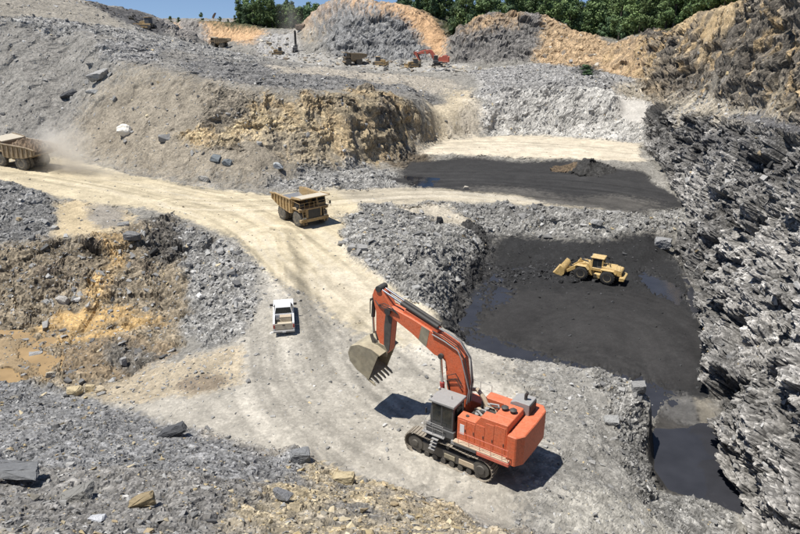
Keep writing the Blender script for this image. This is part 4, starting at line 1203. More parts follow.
    # hydraulic cylinders
    for yy in (.42, -.82):
        cy = MB().cyl((1.5, yy, 2.6), (1.62, yy, 5.2), .17, n=14).build('boom_cylinder', M_RED, R, smooth=True, M=T)
        MB().cyl((1.62, yy, 5.2), (1.78, yy, 7.15), .095, n=12).build('piston_rod', M_ROD, cy, smooth=True, M=T)
        MB().cyl((1.78, yy - .1, 7.2), (1.78, yy + .1, 7.2), .2, n=14).build('pivot_pin', M_DK, cy, M=T)
    for yy in (yc - .2, yc + .2) if not simple else (yc,):
        cy = MB().cyl((2.3, yy, 9.12), (5.35, yy, 10.15), .15, n=14).build('stick_cylinder', M_DK, R, smooth=True, M=T)
        MB().cyl((5.35, yy, 10.15), (7.2, yy, 10.82), .085, n=12).build('piston_rod', M_ROD, cy, smooth=True, M=T)
    MB().cyl((7.2, yc - .45, 10.82), (7.2, yc + .45, 10.82), .24, n=16).build('cylinder_eye', M_DK, R, smooth=True, M=T)
    bc = MB().cyl((7.85, yc, 10.1), (8.0, yc, 8.3), .15, n=14).build('bucket_cylinder', M_DK, R, smooth=True, M=T)
    MB().cyl((8.0, yc, 8.3), (7.95, yc, 6.95), .09, n=12).build('piston_rod', M_ROD, bc, smooth=True, M=T)
    for yy in (yc - .3, yc + .3):
        MB().prism([(7.85, 6.85), (8.1, 6.95), (7.1, 6.0), (6.95, 6.2)], yy - .04, yy + .04).build('bucket_link', M_TRK, bc, M=T)
        MB().prism([(7.88, 7.05), (8.08, 6.9), (7.75, 5.95), (7.5, 6.05)], yy - .05, yy + .05).build('bucket_link', M_TRK, bc, M=T)
    # bucket: bent plate, side plates, teeth
    b0, b1 = -1.42, 1.02
    outer = [(6.55, 6.0), (7.3, 6.28), (8.5, 6.32), (9.25, 5.98), (9.52, 5.35), (9.35, 4.7), (8.75, 4.15), (7.62, 3.62)]
    inner = [(6.62, 5.9), (7.3, 6.16), (8.47, 6.2), (9.15, 5.9), (9.4, 5.34), (9.25, 4.77), (8.7, 4.26), (7.60, 3.70)]
    bk = MB().sheet(outer, inner, b0, b1).build('bucket', M_BKT, R, smooth=True, M=T)
    for yy in (b0 + .005, b1 - .075):
        MB().prism([(6.75, 5.85), (7.3, 6.2), (8.5, 6.24), (9.17, 5.93), (9.44, 5.34), (9.28, 4.75), (8.72, 4.22), (7.60, 3.68), (7.25, 4.6)], yy, yy + .07).build('bucket_side', M_BKT, bk, M=T)
    for yy in (yc - .42, yc + .34):
        MB().prism([(6.45, 6.0), (6.5, 5.55), (6.95, 5.5), (7.7, 6.25), (7.3, 6.5), (6.7, 6.4)], yy, yy + .08).build('bucket_lug', M_BKT, bk, M=T)
    for k in range(6):
        yy = b0 + .12 + k * (b1 - b0 - .24) / 5
        MB().prism([(7.85, 3.82), (7.8, 3.58), (7.05, 3.22), (7.2, 3.42)], yy - .09, yy + .09).build('bucket_tooth', M_BKT, bk, .01, M=T)
    if not simple:
        for k, (yy, dz) in enumerate(((yc - .1, .0), (yc + .05, .06), (yc + .18, .12), (yb + .05, -.15), (yb + .08, -.4))):
            MB().tube([(-.3, yy, 4.0), (-.42, yy, 5.6 + dz), (-.15 - dz, yy, 7.4), (.55, yy, 8.35 + dz), (1.6, yy, 8.75 + dz), (2.6, yy, 9.0 + dz)], .045, 6).build('hydraulic_hose', M_HOSE if k % 2 else M_GRY, boom, smooth=True, M=T)
        for k in range(3):
            MB().tube([(5.4, yb + .06, 9.3), (5.9, yb + .12, 9.75 - .1 * k), (6.6, yb + .1, 9.9 - .2 * k), (7.2, yb, 9.6), (7.7, yc + .3, 10.0), (8.05, yc + .25, 9.6 + .1 * k), (8.1, yc + .22, 8.6)], .035, 6).build('hydraulic_hose', M_HOSE, st, smooth=True, M=T)
        for k in range(2):
            MB().tube([(1.1, yb + .05, 4.6), (1.3, yb + .12, 5.4 + k * .4), (.6, yb + .16, 5.8 + k * .4), (.15, yb + .1, 5.2 + k * .3)], .035, 6).build('hydraulic_hose', M_HOSE, boom, smooth=True, M=T)
        MB().tube([(.35, -.75, 3.6), (.0, -.9, 4.5), (-.5, -.85, 4.7), (-1.1, -.7, 4.3), (-1.5, -.6, 3.7)], .16, 8).build('hose_bundle', M_TAN, R, smooth=True)
    return R
EX_H = math.radians(145.8)
EXC = (4.52, 38.0, ground_z(4.52, 38.0, 2.5) - .03)
excavator(EXC, EX_H, 'large orange crawler excavator with raised boom in the middle of the floor')

# ------------------------------------------------------------------ wheels
def wheel(parent, x, y, r, w, side, tyre, rimmat, lugs=0, name='wheel'):
    p = [(r * .52, w * .5), (r * .60, w * .52), (r * .86, w * .5), (r * .97, w * .42), (r, w * .2), (r, -w * .2), (r * .97, -w * .42), (r * .86, -w * .5), (r * .60, -w * .52), (r * .52, -w * .5)]
    b = MB().lathe(p, (x, y, r), n=28)
    if lugs:
        for k in range(lugs):
            a = 2 * math.pi * k / lugs
            for s_ in (1, -1):
                a2 = a + (math.pi / lugs if s_ < 0 else 0)
                V = []
                for yy, da in ((.02 * s_ * w, .0), (.47 * s_ * w, .10)):
                    for rr_, dd in ((r * .985, -.045), (r * .985, .045), (r * 1.03, .035), (r * 1.03, -.035)):
                        t = a2 + da + dd; q = rr_ * (.97 if abs(yy) > .3 * w else 1)
                        V.append((x + q * math.cos(t), y + yy, r + q * math.sin(t)))
                b.add(V, [(0,1,2,3),(7,6,5,4),(0,4,5,1),(1,5,6,2),(2,6,7,3),(3,7,4,0)])
    W_ = b.build(name, tyre, parent, smooth=True)
    MB().lathe([(r * .10, side * w * .42), (r * .20, side * w * .42), (r * .24, side * w * .22), (r * .42, side * w * .25), (r * .50, side * w * .50), (r * .545, side * w * .52), (r * .53, side * w * .3)], (x, y, r), n=22).build('rim', rimmat, W_, smooth=True)
    return W_

# ------------------------------------------------------------------ haul truck
def haul_truck(loc, heading, label, tilt=0.0, loaded=False, simple=False, group=None, yellow=None):
    YE = yellow or M_YE
    R = empty('haul_truck', loc, heading, tilt)
    tag(R, label, 'dump truck', group)
    r, w = 1.2, .72
    WB = 4.3
    for y, s_ in ((2.1, 1), (-2.1, -1)):
        wheel(R, WB, y - s_ * .12, r, w, s_, M_TYR, M_RIM, 0 if simple else 20)
        wheel(R, 0, y, r, w, s_, M_TYR, M_RIM, 0 if simple else 20)
        wheel(R, 0, y - s_ * .80, r, w, s_, M_TYR, M_RIM)
    MB().box(-1.6, 5.4, -.75, .75, 1.15, 1.75).cyl((0, -1.6, r), (0, 1.6, r), .42).cyl((WB, -1.7, r), (WB, 1.7, r), .25).build('chassis', M_DK, R, .04)
    # front: bumper, radiator, deck
    MB().box(5.2, 5.75, -2.35, 2.35, .85, 1.35).build('bumper', YE, R, .05)
    MB().box(4.3, 5.55, -1.3, 1.3, 1.35, 2.75).build('engine_hood', YE, R, .05)
    MB().box(5.552, 5.62, -1.0, 1.0, 1.4, 2.6).build('radiator_grille', M_DK, R, .02)
    for y in (-1.95, -1.6, 1.6, 1.95):
        MB().box(5.70, 5.80, y - .13, y + .13, 1.42, 1.62).build('headlight', M_LGT, R, .01)
    MB().box(3.2, 5.65, -2.45, 2.45, 2.72, 2.86).build('front_deck', YE, R, .03)
    for y in (1.15, -1.15):
        s_ = 1 if y > 0 else -1
        MB().prism([(3.05, 2.45), (3.2, 2.72), (5.3, 2.72), (5.5, 2.5), (5.45, 2.4), (5.2, 2.58), (3.3, 2.58)], s_ * 1.5, s_ * 2.45).build('front_fender', YE, R, .02)
    # cab on the left of the deck
    cb = MB().prism([(5.15, 2.86), (5.2, 3.3), (5.0, 4.25), (3.7, 4.25), (3.7, 2.86)], .75, 2.25).build('cab', YE, R, .04)
    MB().add([(5.185, .9, 3.25), (5.205, .9, 3.32), (5.205, 2.1, 3.32), (5.185, 2.1, 3.25), (5.03, .9, 4.15), (5.03, 2.1, 4.15)], [(1, 2, 5, 4)]).build('windscreen', M_GLS, cb)
    MB().box(4.95, 4.4, 2.24, 2.262, 3.25, 4.1).build('side_window', M_GLS, cb); MB().box(4.3, 3.8, 2.24, 2.262, 3.25, 4.1).build('side_window', M_GLS, cb)
    MB().box(4.95, 3.8, .74, .755, 3.25, 4.1).build('side_window', M_GLS, cb)
    MB().box(3.6, 5.0, -2.2, -1.2, 2.87, 3.55).build('equipment_box', M_DK, R, .04)
    MB().cyl((4.2, -.4, 2.86), (4.2, -.4, 3.9), .22, n=14).build('air_cleaner', M_DK, R, smooth=True)
    if not simple:
        rail = MB()
        for y in (-2.4, -1.6, -.8, 0, .7, 2.4):
            rail.cyl((5.6, y, 2.86), (5.6, y, 3.75), .025, n=6)
        rail.tube([(5.6, -2.4, 3.75), (5.6, 2.4, 3.75)], .03).tube([(5.6, -2.4, 3.3), (5.6, 2.4, 3.3)], .022).tube([(5.6, -2.4, 3.75), (3.4, -2.4, 3.75), (3.4, -2.4, 2.86)], .03)
        rail.build('handrail', YE, R)
        for y in (-1.75, 1.75):
            ld = MB()
            for s_ in (-.26, .26): ld.tube([(5.86, y + s_, .55), (5.72, y + s_, 2.8)], .035)
            for k in range(6): ld.cyl((5.86 - .022 * k, y - .26, .65 + k * .37), (5.86 - .022 * k, y + .26, .65 + k * .37), .025, n=6)
            ld.build('ladder', YE, R)
        for y in (2.75, -2.75):
            s_ = 1 if y > 0 else -1
            MB().tube([(5.5, s_ * 2.4, 3.1), (5.55, y, 3.15)], .025).box(5.5, 5.58, y - .14, y + .14, 2.95, 3.45).build('mirror', M_DK, R)
    # dump body: floor rises to the tail, flared sides with ribs, canopy
    yo, yi = 2.5, 2.38
    floor_ = [(3.25, 1.95), (2.6, 1.85), (-.6, 2.15), (-2.9, 2.9)]
    bd = MB().prism([(3.25, 1.85), (3.25, 2.05), (2.55, 1.98), (-.6, 2.28), (-2.9, 3.02), (-2.92, 2.88), (-.65, 2.1), (2.6, 1.78)], -yi, yi).build('dump_body', YE, R, .01)
    MB().add([(3.1, -yi + .02, 2.07), (2.55, -yi + .02, 1.995), (-.6, -yi + .02, 2.295), (-2.88, -yi + .02, 3.035), (3.1, yi - .02, 2.07), (2.55, yi - .02, 1.995), (-.6, yi - .02, 2.295), (-2.88, yi - .02, 3.035)],
             [(0, 1, 5, 4), (1, 2, 6, 5), (2, 3, 7, 6)]).build('bed_floor', M_BED, bd)
    for s_ in (1, -1):
        y0, y1 = s_ * yi, s_ * yo
        MB().prism([(3.3, 1.9), (3.3, 4.05), (-1.5, 3.95), (-2.95, 3.75), (-2.92, 2.88), (-.65, 2.1), (2.6, 1.78)], y0, y1).build('side_wall', YE, bd, .01)
        MB().box(3.4, -1.5, s_ * 2.46, s_ * 2.72, 3.92, 4.09).prism([(-1.5, 3.85), (-1.5, 4.05), (-3.0, 3.85), (-3.0, 3.67)], s_ * 2.46, s_ * 2.70).build('top_rail', YE, bd, .02)
        for k in range(7):
            x = 3.1 - k * .92
            zb = 1.95 if x > 2 else (2.0 + (2.6 - x) * .09 if x > -.6 else 2.2 + (-.6 - x) * .33)
            MB().prism([(yo, zb), (yo + .17, zb + .1), (yo + .17, 3.9), (yo, 3.92)] if s_ > 0 else [(-yo, zb), (-yo - .17, zb + .1), (-yo - .17, 3.9), (-yo, 3.92)], x - .11, x + .11, 'x').build('side_rib', YE, bd, .01)
        MB().prism([(2.9, 1.72), (-.7, 2.05), (-2.9, 2.85), (-2.9, 2.72), (-.68, 1.92), (2.9, 1.58)], s_ * 1.2, s_ * 1.5).build('body_beam', YE, bd)
    MB().prism([(3.25, 1.9), (3.42, 1.95), (3.55, 4.2), (3.38, 4.2)], -yo, yo).build('front_wall', YE, bd, .01)
    can = MB().prism([(3.35, 4.1), (3.45, 4.3), (5.95, 4.52), (6.0, 4.40), (3.55, 4.12)], -2.55, 2.55).build('canopy', YE if not simple else YE, bd, .02)
    for s_ in (-2.5, 2.38):
        MB().prism([(3.4, 4.2), (3.45, 4.42), (5.95, 4.66), (5.97, 4.42)], s_, s_ + .12).build('canopy_lip', YE, can, .01)
    MB().add([(3.5, -2.35, 4.312), (5.9, -2.35, 4.525), (5.9, 2.35, 4.525), (3.5, 2.35, 4.312)], [(0, 1, 2, 3)]).build('canopy_top', M_CAN, can)
    for s_ in (1, -1):
        MB().cyl((1.6, s_ * .95, 1.3), (2.1, s_ * .95, 2.0), .16, n=12).build('hoist_cylinder', M_DK, R, smooth=True)
        MB().cyl((.9, s_ * 1.0, 1.5), (2.9, s_ * 1.0, 1.5), .33, n=14).build('tank', YE, R, smooth=True)
    return R
def heap(loc, heading, tilt, x0, x1, hw, zb, h, c, label, name='load_heap', seed=1):
    r = random.Random(seed)
    n, m = 26, 18
    V, F = [], []
    for i in range(n + 1):
        for j in range(m + 1):
            s_ = i / n; t = j / m * 2 - 1
            e = min(1, 4 * s_ * (1 - s_) * 1.3) * (1 - abs(t) ** 2.2)
            V.append((x0 + (x1 - x0) * s_, hw * t, zb + h * e + (r.random() - .5) * .34 * (e > .03)))
    for i in range(n):
        for j in range(m):
            a = i * (m + 1) + j
            F.append((a, a + m + 1, a + m + 2, a + 1))
    # closed underneath
    k = len(V); V += [(x0, -hw, zb - .5), (x1, -hw, zb - .5), (x1, hw, zb - .5), (x0, hw, zb - .5)]
    F += [(k, k + 3, k + 2, k + 1), tuple([k, k + 1] + [n * (m + 1) - (n - i) * 0 - i * (m + 1) for i in range(0, n + 1)])]
    F += [tuple([k + 2, k + 3] + [i * (m + 1) + m for i in range(n + 1)]), tuple([k + 3, k] + [j for j in range(m + 1)]), tuple([k + 1, k + 2] + [n * (m + 1) + m - j for j in range(m + 1)])]
    me = bpy.data.meshes.new(name); me.from_pydata(V, [], F); me.update()
    cc = np.array([(*[q * k for q in c], 1) for k in [r.uniform(.4, 1.9) for _ in V]], np.float32)
    a = me.attributes.new('Col', 'FLOAT_COLOR', 'POINT'); a.data.foreach_set('color', cc.ravel())
    me.materials.append(M_ROCK)
    o = link(name, me); o.location = loc; o.rotation_euler = (0, tilt, heading)
    tag(o, label, 'load')
    return o
def at(u, v, z):
    p = Z(u, v, z); return Vector(p)
# yellow truck on the road: the wheels on its right side are on the left in the picture
hd = math.radians(-52)
fw = Vector((math.cos(hd), math.sin(hd), 0)); lf = Vector((-fw.y, fw.x, 0))
p = at(283.5, 219.7, 0) + lf * 2.2
p.z = ground_z(p.x, p.y, 2.5) - .04
haul_truck(p, hd, 'yellow haul truck driving empty along the sandy road towards the pickup')
hl = math.radians(164)
fl = Vector((math.cos(hl), math.sin(hl), 0)); ll = Vector((-fl.y, fl.x, 0))
p = at(23, 169, 3.3) - ll * 2.4
z0 = ground_z(p.x, p.y, 2.5); z1 = ground_z(p.x + fl.x * 4.3, p.y + fl.y * 4.3, 2.5)
tl = -math.atan2(z1 - z0, 4.3)
p.z = z0 - .04
M_YE3 = paint_mat('dusty_yellow_paint', (.32, .23, .12), .55, .8, (.33, .285, .23), grime=.5)
LT = haul_truck(p, hl, 'dusty loaded haul truck leaving the picture at the left edge', tl, yellow=M_YE3)
LT.scale = (1.1,) * 3
LH = heap(p, hl, tl, 3.2, -2.6, 2.36, 3.35, 1.25, (.12, .085, .055), 'heap of dark brown rubble in the bed of the dusty haul truck')
LH.scale = (1.1,) * 3

# ------------------------------------------------------------------ wheel loader
def wheel_loader(loc, heading, label):
    R = empty('wheel_loader', loc, heading)
    tag(R, label, 'loader')
    r, w = 1.0, .75
    for x in (1.9, -1.75):
        for s_ in (1, -1):
            wheel(R, x, s_ * 1.2, r, w, s_, M_TYRD, M_RIM, 18)
    Y = M_YE2
    # rear frame with engine hood
    MB().box(-3.0, -.2, -.6, .6, .7, 1.5).build('rear_frame', M_DK, R, .04)
    hood = MB().prism([(-.75, 1.35), (-.75, 2.35), (-3.4, 2.15), (-3.55, 1.95), (-3.55, 1.25)], -.92, .92).build('engine_hood', Y, R, .06)
    MB().box(-3.552, -3.60, -.75, .75, 1.35, 1.95).build('rear_grille', M_DK, hood, .01)
    for s_ in (.921, -.951):
        MB().box(-1.1, -2.3, s_, s_ + .03, 1.55, 2.05).build('side_grille', M_DK, hood, .01)
    MB().cyl((-1.8, .3, 2.2), (-1.8, .3, 2.75), .08, n=10).build('exhaust_pipe', M_DK, hood)
    MB().cyl((-1.4, -.35, 2.25), (-1.4, -.35, 2.6), .14, n=12).build('air_intake', M_DK, hood)
    MB().prism([(-3.3, .7), (-3.3, 1.25), (-3.75, 1.3), (-4.05, 1.15), (-4.0, .75)], -1.25, 1.25).build('counterweight', Y, R, .06)
    for s_ in (1, -1):
        MB().prism([(-.7, 1.95), (-.9, 2.1), (-2.5, 2.1), (-2.85, 1.7), (-2.75, 1.65), (-2.45, 1.98), (-.95, 1.98)], s_ * .93, s_ * 1.55).build('rear_fender', Y, R, .02)
        MB().prism([(3.0, 1.9), (2.6, 2.15), (1.3, 2.15), (.85, 1.7), (.95, 1.65), (1.35, 2.05), (2.55, 2.05), (2.9, 1.82)], s_ * .82, s_ * 1.55).build('front_fender', Y, R, .02)
        MB().box(-.75, .1, s_ * .65, s_ * 1.35, .65, 1.25).build('fuel_tank', Y, R, .05)
        for k in range(3):
            MB().box(-.55 + .15 * k, .0 + .1 * k, s_ * 1.36, s_ * 1.5, .5 + k * .35, .55 + k * .35).build('step', M_DK, R)
    # cab
    MB().box(-1.05, .75, -.8, .8, 1.5, 1.95).build('cab_base', Y, R, .05)
    cb = MB().prism([(.65, 1.9), (.75, 2.6), (.55, 3.3), (-.75, 3.3), (-.85, 1.9)], -.72, .72).build('cab', M_DGR, R, .03)
    MB().box(-1.0, .85, -.85, .85, 3.3, 3.46).build('cab_roof', Y, cb, .05)
    for x in (-.8, .62):
        for s_ in (.74, -.74):
            MB().box(x - .07, x + .07, s_ - .05, s_ + .05, 1.9, 3.3).build('cab_pillar', Y, cb)
    for s_ in (.715, -.735):
        MB().box(.5, -.05, s_, s_ + .02, 2.1, 3.2).build('side_window', M_GLS, cb); MB().box(-.12, -.68, s_, s_ + .02, 2.3, 3.2).build('side_window', M_GLS, cb)
    MB().add([(.69, -.6, 2.15), (.69, .6, 2.15), (.765, .6, 2.6), (.765, -.6, 2.6), (.575, -.6, 3.22), (.575, .6, 3.22)], [(0, 1, 2, 3), (3, 2, 5, 4)]).build('windscreen', M_GLS, cb)
    for y in (-.6, .6):
        MB().box(.86, .95, y - .1, y + .1, 3.32, 3.46).build('work_lamp', M_LGT, cb)
    rail = MB()
    for x in (-.95, -1.9, -2.8, -3.3):
        rail.cyl((x, .88, 2.1), (x, .88, 2.9), .02, n=6)
    rail.tube([(-.95, .88, 2.9), (-3.3, .88, 2.85)], .022)
    rail.build('handrail', Y, R)
    # front frame, lift arms, bucket
    MB().prism([(.1, .6), (.3, 1.5), (1.2, 2.35), (1.9, 2.45), (2.6, 1.2), (2.6, .7)], -.55, .55).build('front_frame', Y, R, .05)
    MB().cyl((-.05, 0, .5), (-.05, 0, 1.6), .25, n=12).build('articulation_joint', M_DK, R)
    for s_ in (1, -1):
        MB().prism([(1.2, 2.1), (1.6, 2.5), (2.6, 2.15), (4.0, 1.0), (4.25, .75), (4.05, .5), (3.6, .75), (2.3, 1.6)], s_ * .62, s_ * .82).build('lift_arm', Y, R, .03)
        MB().cyl((1.3, s_ * .72, 1.0), (2.5, s_ * .72, 1.75), .11, n=10).build('lift_cylinder', M_DK, R, smooth=True)
    MB().prism([(2.2, 2.6), (2.5, 2.75), (2.85, 1.6), (2.6, 1.35)], -.12, .12).build('bellcrank', Y, R, .02)
    MB().cyl((1.3, 0, 2.4), (2.3, 0, 2.65), .12, n=10).build('tilt_cylinder', M_DK, R, smooth=True)
    MB().prism([(2.7, 1.4), (4.0, 1.25), (4.05, 1.4), (2.75, 1.62)], -.07, .07).build('tilt_link', M_DK, R)
    outer = [(5.75, .55), (4.9, .22), (4.45, .25), (4.15, .55), (4.1, 1.05), (4.4, 1.55), (4.8, 1.75)]
    inner = [(5.75, .60), (4.9, .30), (4.5, .33), (4.24, .6), (4.2, 1.03), (4.47, 1.48), (4.83, 1.68)]
    bk = MB().sheet(outer, inner, -1.85, 1.85).build('bucket', Y, R, smooth=True)
    for s_ in (1.80, -1.86):
        MB().prism([(5.6, .55), (4.9, .24), (4.45, .27), (4.17, .56), (4.12, 1.05), (4.42, 1.53), (4.8, 1.72)], s_, s_ + .06).build('bucket_side', Y, bk)
    for k in range(8):
        y = -1.7 + k * 3.4 / 7
        MB().prism([(5.6, .55), (5.6, .46), (6.0, .62)], y - .07, y + .07).build('bucket_tooth', M_DK, bk)
    return R
hL = math.radians(151)
fL = Vector((math.cos(hL), math.sin(hL), 0)); lL = Vector((-fL.y, fL.x, 0))
p = (at(608.3, 284.8, -6) + at(579.2, 279, -6)) / 2 - lL * 1.4
p.z = ground_z(p.x, p.y, 2.5) - .03
wheel_loader(p, hL, 'yellow wheel loader with lowered bucket on the black coal floor')

# ------------------------------------------------------------------ pickup
def pickup(loc, heading, label):
    R = empty('pickup_truck', loc, heading)
    tag(R, label, 'pickup')
    W = M_WHT
    for x in (1.75, -1.75):
        for s_ in (1, -1):
            wheel(R, x, s_ * .82, .40, .27, s_, M_TYR, M_GRY)
    MB().box(-2.75, 2.6, -.75, .75, .42, .62).build('chassis', M_DK, R)
    # lower body with wheel arches
    side = [(2.85, .55), (2.9, .95), (2.75, 1.12), (1.1, 1.22), (-.95, 1.22), (-.95, .5), (-.8, .5), (1.15, .5)]
    arch = lambda c: [(c + .52 * math.cos(t), .42 + .50 * math.sin(t)) for t in [math.pi - math.pi * k / 8 for k in range(9)]]
    hoodp = [(2.85, .5), (2.9, .95), (2.72, 1.14), (1.15, 1.24), (.95, 1.24), (.95, .5)] + [(1.22, .5)] + arch(1.75)[0:9]
    body = MB().prism([(2.85, .52), (2.9, .95), (2.72, 1.13), (1.1, 1.24), (-.92, 1.24), (-.92, .52), (1.2, .52)] + arch(1.75), -.96, .96).build('body', W, R, .03)
    MB().add([(2.6, -.6, 1.151), (2.6, .6, 1.151), (1.2, .62, 1.242), (1.2, -.62, 1.242)], [(0, 1, 2, 3)]).build('hood_panel', W, body)
    # cab
    cab = MB()
    lo = [(1.15, .90), (-.95, .90)]; hi = [(.35, .72), (-.78, .72)]
    cab.add([(1.15, -.9, 1.24), (1.15, .9, 1.24), (-.95, .9, 1.24), (-.95, -.9, 1.24), (.35, -.70, 1.90), (.35, .70, 1.90), (-.75, .70, 1.92), (-.75, -.70, 1.92)],
            [(0, 1, 5, 4), (1, 2, 6, 5), (2, 3, 7, 6), (3, 0, 4, 7), (4, 5, 6, 7), (3, 2, 1, 0)])
    cb = cab.build('cab', W, R, .04)
    def quad(name, a, b, c, d, off, mat, parent):
        a, b, c, d = map(Vector, (a, b, c, d)); n = (b - a).cross(d - a).normalized() * off
        MB().add([a + n, b + n, c + n, d + n], [(0, 1, 2, 3)]).build(name, mat, parent)
    quad('windscreen', (1.08, -.80, 1.29), (1.08, .80, 1.29), (.42, .66, 1.85), (.42, -.66, 1.85), .006, M_GLS, cb)
    quad('rear_window', (-.925, .78, 1.32), (-.925, -.78, 1.32), (-.775, -.66, 1.85), (-.775, .66, 1.85), .006, M_GLS, cb)
    for s_ in (1, -1):
        for xa, xb, xc, xd in ((.88, .1, .1, .32), (.02, -.82, -.68, .02)):
            a, b, c, d = (xa, s_ * .885, 1.30), (xb, s_ * .885, 1.30), (xc, s_ * .725, 1.84), (xd, s_ * .725, 1.84)
            if s_ < 0: a, b, c, d = b, a, d, c
            quad('side_window', a, b, c, d, .008, M_GLS, cb)
        for xx in (.1, -.85):
            MB().box(xx, xx + .012, s_ * .958, s_ * .966, .62, 1.24).build('door_seam', M_DK, body)
        for xx in (.2, -.7):
            MB().box(xx, xx + .2, s_ * .96, s_ * .985, 1.08, 1.13).build('door_handle', M_GRY, body)
        MB().box(.85, 1.02, s_ * .95, s_ * 1.28, 1.28, 1.50).build('mirror', M_DK, R, .03)
        MB().box(2.84, 2.90, s_ * .55, s_ * .92, .82, 1.0).build('headlight', M_LGT, R)
        MB().box(-2.93, -2.97, s_ * .80, s_ * .955, .78, 1.12).build('tail_lamp', M_RED, R)
    MB().box(2.86, 3.02, -.95, .95, .45, .68).build('front_bumper', M_GRY, R, .03)
    MB().box(2.88, 2.93, -.5, .5, .72, 1.0).build('grille', M_DK, R)
    # bed
    bp = [(-.95, .52), (-.95, 1.26), (-2.92, 1.26), (-2.92, .52)] + [(-1.75 - .52, .52)] + [(x, z_) for x, z_ in arch(-1.75)] + [(-1.75 + .52, .52)]
    bo = MB().box(-.95, -2.92, -.80, .80, .66, .72).build('cargo_bed', M_DWH, R)
    for y0 in (.80, -.96):
        MB().prism(bp, y0, y0 + .16).build('bed_side', W, bo)
    MB().box(-.97, -1.03, -.80, .80, .7, 1.26).build('bed_front_wall', W, bo)
    tg = MB().box(-2.90, -2.96, -.79, .79, .62, 1.24).build('tailgate', M_DWH, R, .02)
    MB().box(-2.962, -2.985, -.12, .12, 1.02, 1.12).build('tailgate_handle', M_DK, tg)
    MB().box(-2.95, -3.15, -.96, .96, .42, .60).build('rear_bumper', M_GRY, R, .03)
    MB().box(-3.152, -3.162, -.16, .16, .44, .56).build('licence_plate', M_WHT, R)
    return R
hp = math.radians(100)
fp = Vector((math.cos(hp), math.sin(hp), 0))
p = at(284.5, 335.5, 0) + fp * 3.1
p.z = ground_z(p.x, p.y, 1.5) - .02
PK = pickup(p, hp, 'white pickup parked with its dusty tailgate towards the foreground')
PK.scale = (1.06,) * 3
tb = MB().box(-1.1, -1.62, -.72, .35, 0, .48).build('tool_chest', M_DWH, None, .03)
MB().box(-1.08, -1.64, -.74, .37, .48, .53).build('chest_lid', M_TAN, tb, .01)
tb.location = p + Vector((0, 0, .77)); tb.rotation_euler = (0, 0, hp)
tag(tb, 'beige tool chest in the bed of the white pickup', 'tool chest')
cr = MB().box(-1.15, -1.6, .42, .78, 0, .3).build('storage_crate', M_DGR, None, .02)
cr.location = p + Vector((0, 0, .77)); cr.rotation_euler = (0, 0, hp)
tag(cr, 'small dark grey crate beside the chest in the pickup bed', 'crate')
# ------------------------------------------------------------------ far machines
def bulldozer(loc, heading, label, group=None):
    R = empty('bulldozer', loc, heading); tag(R, label, 'bulldozer', group)
    for s_ in (1, -1):
        n = 14; pr = []
        for k in range(9): a = math.pi / 2 - math.pi * k / 8; pr.append((1.5 + .55 * math.cos(a), .55 + .55 * math.sin(a)))
        for k in range(9): a = -math.pi / 2 - math.pi * k / 8; pr.append((-1.7 + .55 * math.cos(a), .55 + .55 * math.sin(a)))
        t = MB().prism(pr, s_ * .95, s_ * 1.55).build('crawler_track', M_TRK, R)
        MB().box(-1.4, 1.3, s_ * 1.5, s_ * 1.6, .35, .75).build('track_frame', M_YE, t)
    MB().box(-1.9, 1.0, -.9, .9, .7, 1.5).build('chassis', M_YE, R, .05)
    MB().prism([(.2, 1.4), (.2, 2.3), (2.0, 2.1), (2.15, 1.9), (2.15, .9), (.2, .9)], -.6, .6).build('engine_hood', M_YE, R, .05)
    c = MB().prism([(.1, 1.5), (0, 3.1), (-1.4, 3.1), (-1.5, 1.5)], -.8, .8).build('cab', M_DGR, R, .03)
    MB().box(.2, -1.6, -.95, .95, 3.1, 3.25).build('cab_roof', M_YE, c, .03)
    MB().cyl((1.1, .3, 2.2), (1.1, .3, 3.0), .09, n=8).build('exhaust_pipe', M_DK, R)
    MB().prism([(3.0, .1), (2.75, .5), (2.75, 1.1), (3.0, 1.6), (3.1, 1.6), (2.9, 1.1), (2.9, .5), (3.12, .1)], -2.1, 2.1).build('blade', M_YE, R)
    for s_ in (1, -1):
        MB().box(-.3, 2.8, s_ * 1.6, s_ * 1.8, .4, .7).build('push_arm', M_YE, R)
    MB().box(-1.9, -2.5, -.5, .5, .5, 1.3).prism([(-2.4, 1.2), (-2.7, 1.2), (-2.9, .1), (-2.75, .1)], -.1, .1).build('ripper', M_DK, R, .03)
    return R
def on(u, v):
    p = place(u, v); return Vector((p.x, p.y, ground_z(p.x, p.y, 2.0) - .05))
fe = excavator(on(437, 66), math.radians(176), 'red excavator on the far bench at the foot of the cliffs', math.radians(30), simple=True, mat=M_OR2)
fe.scale = (.86,) * 3
bulldozer(on(413, 67), math.radians(200), 'small yellow bulldozer just left of the far red excavator')
haul_truck(on(358, 64), math.radians(200), 'brown haul truck on the far bench below the big grey cliff', simple=True, yellow=M_YE3)
bulldozer(on(380, 65), math.radians(-15), 'bulldozer right of the brown haul truck on the far bench')
_p = Vector(D(224, 48.5, 296)); _p.z = ground_z(_p.x, _p.y, 3.0)
haul_truck(_p, math.radians(172), 'haul truck on the far ridge below the orange hill', simple=True, yellow=M_YE3)
bulldozer(on(278, 53), math.radians(190), 'bulldozer on the far bench left of the tall drill mast')
bulldozer(on(148, 27), math.radians(160), 'orange bulldozer on the skyline ridge at the upper left')
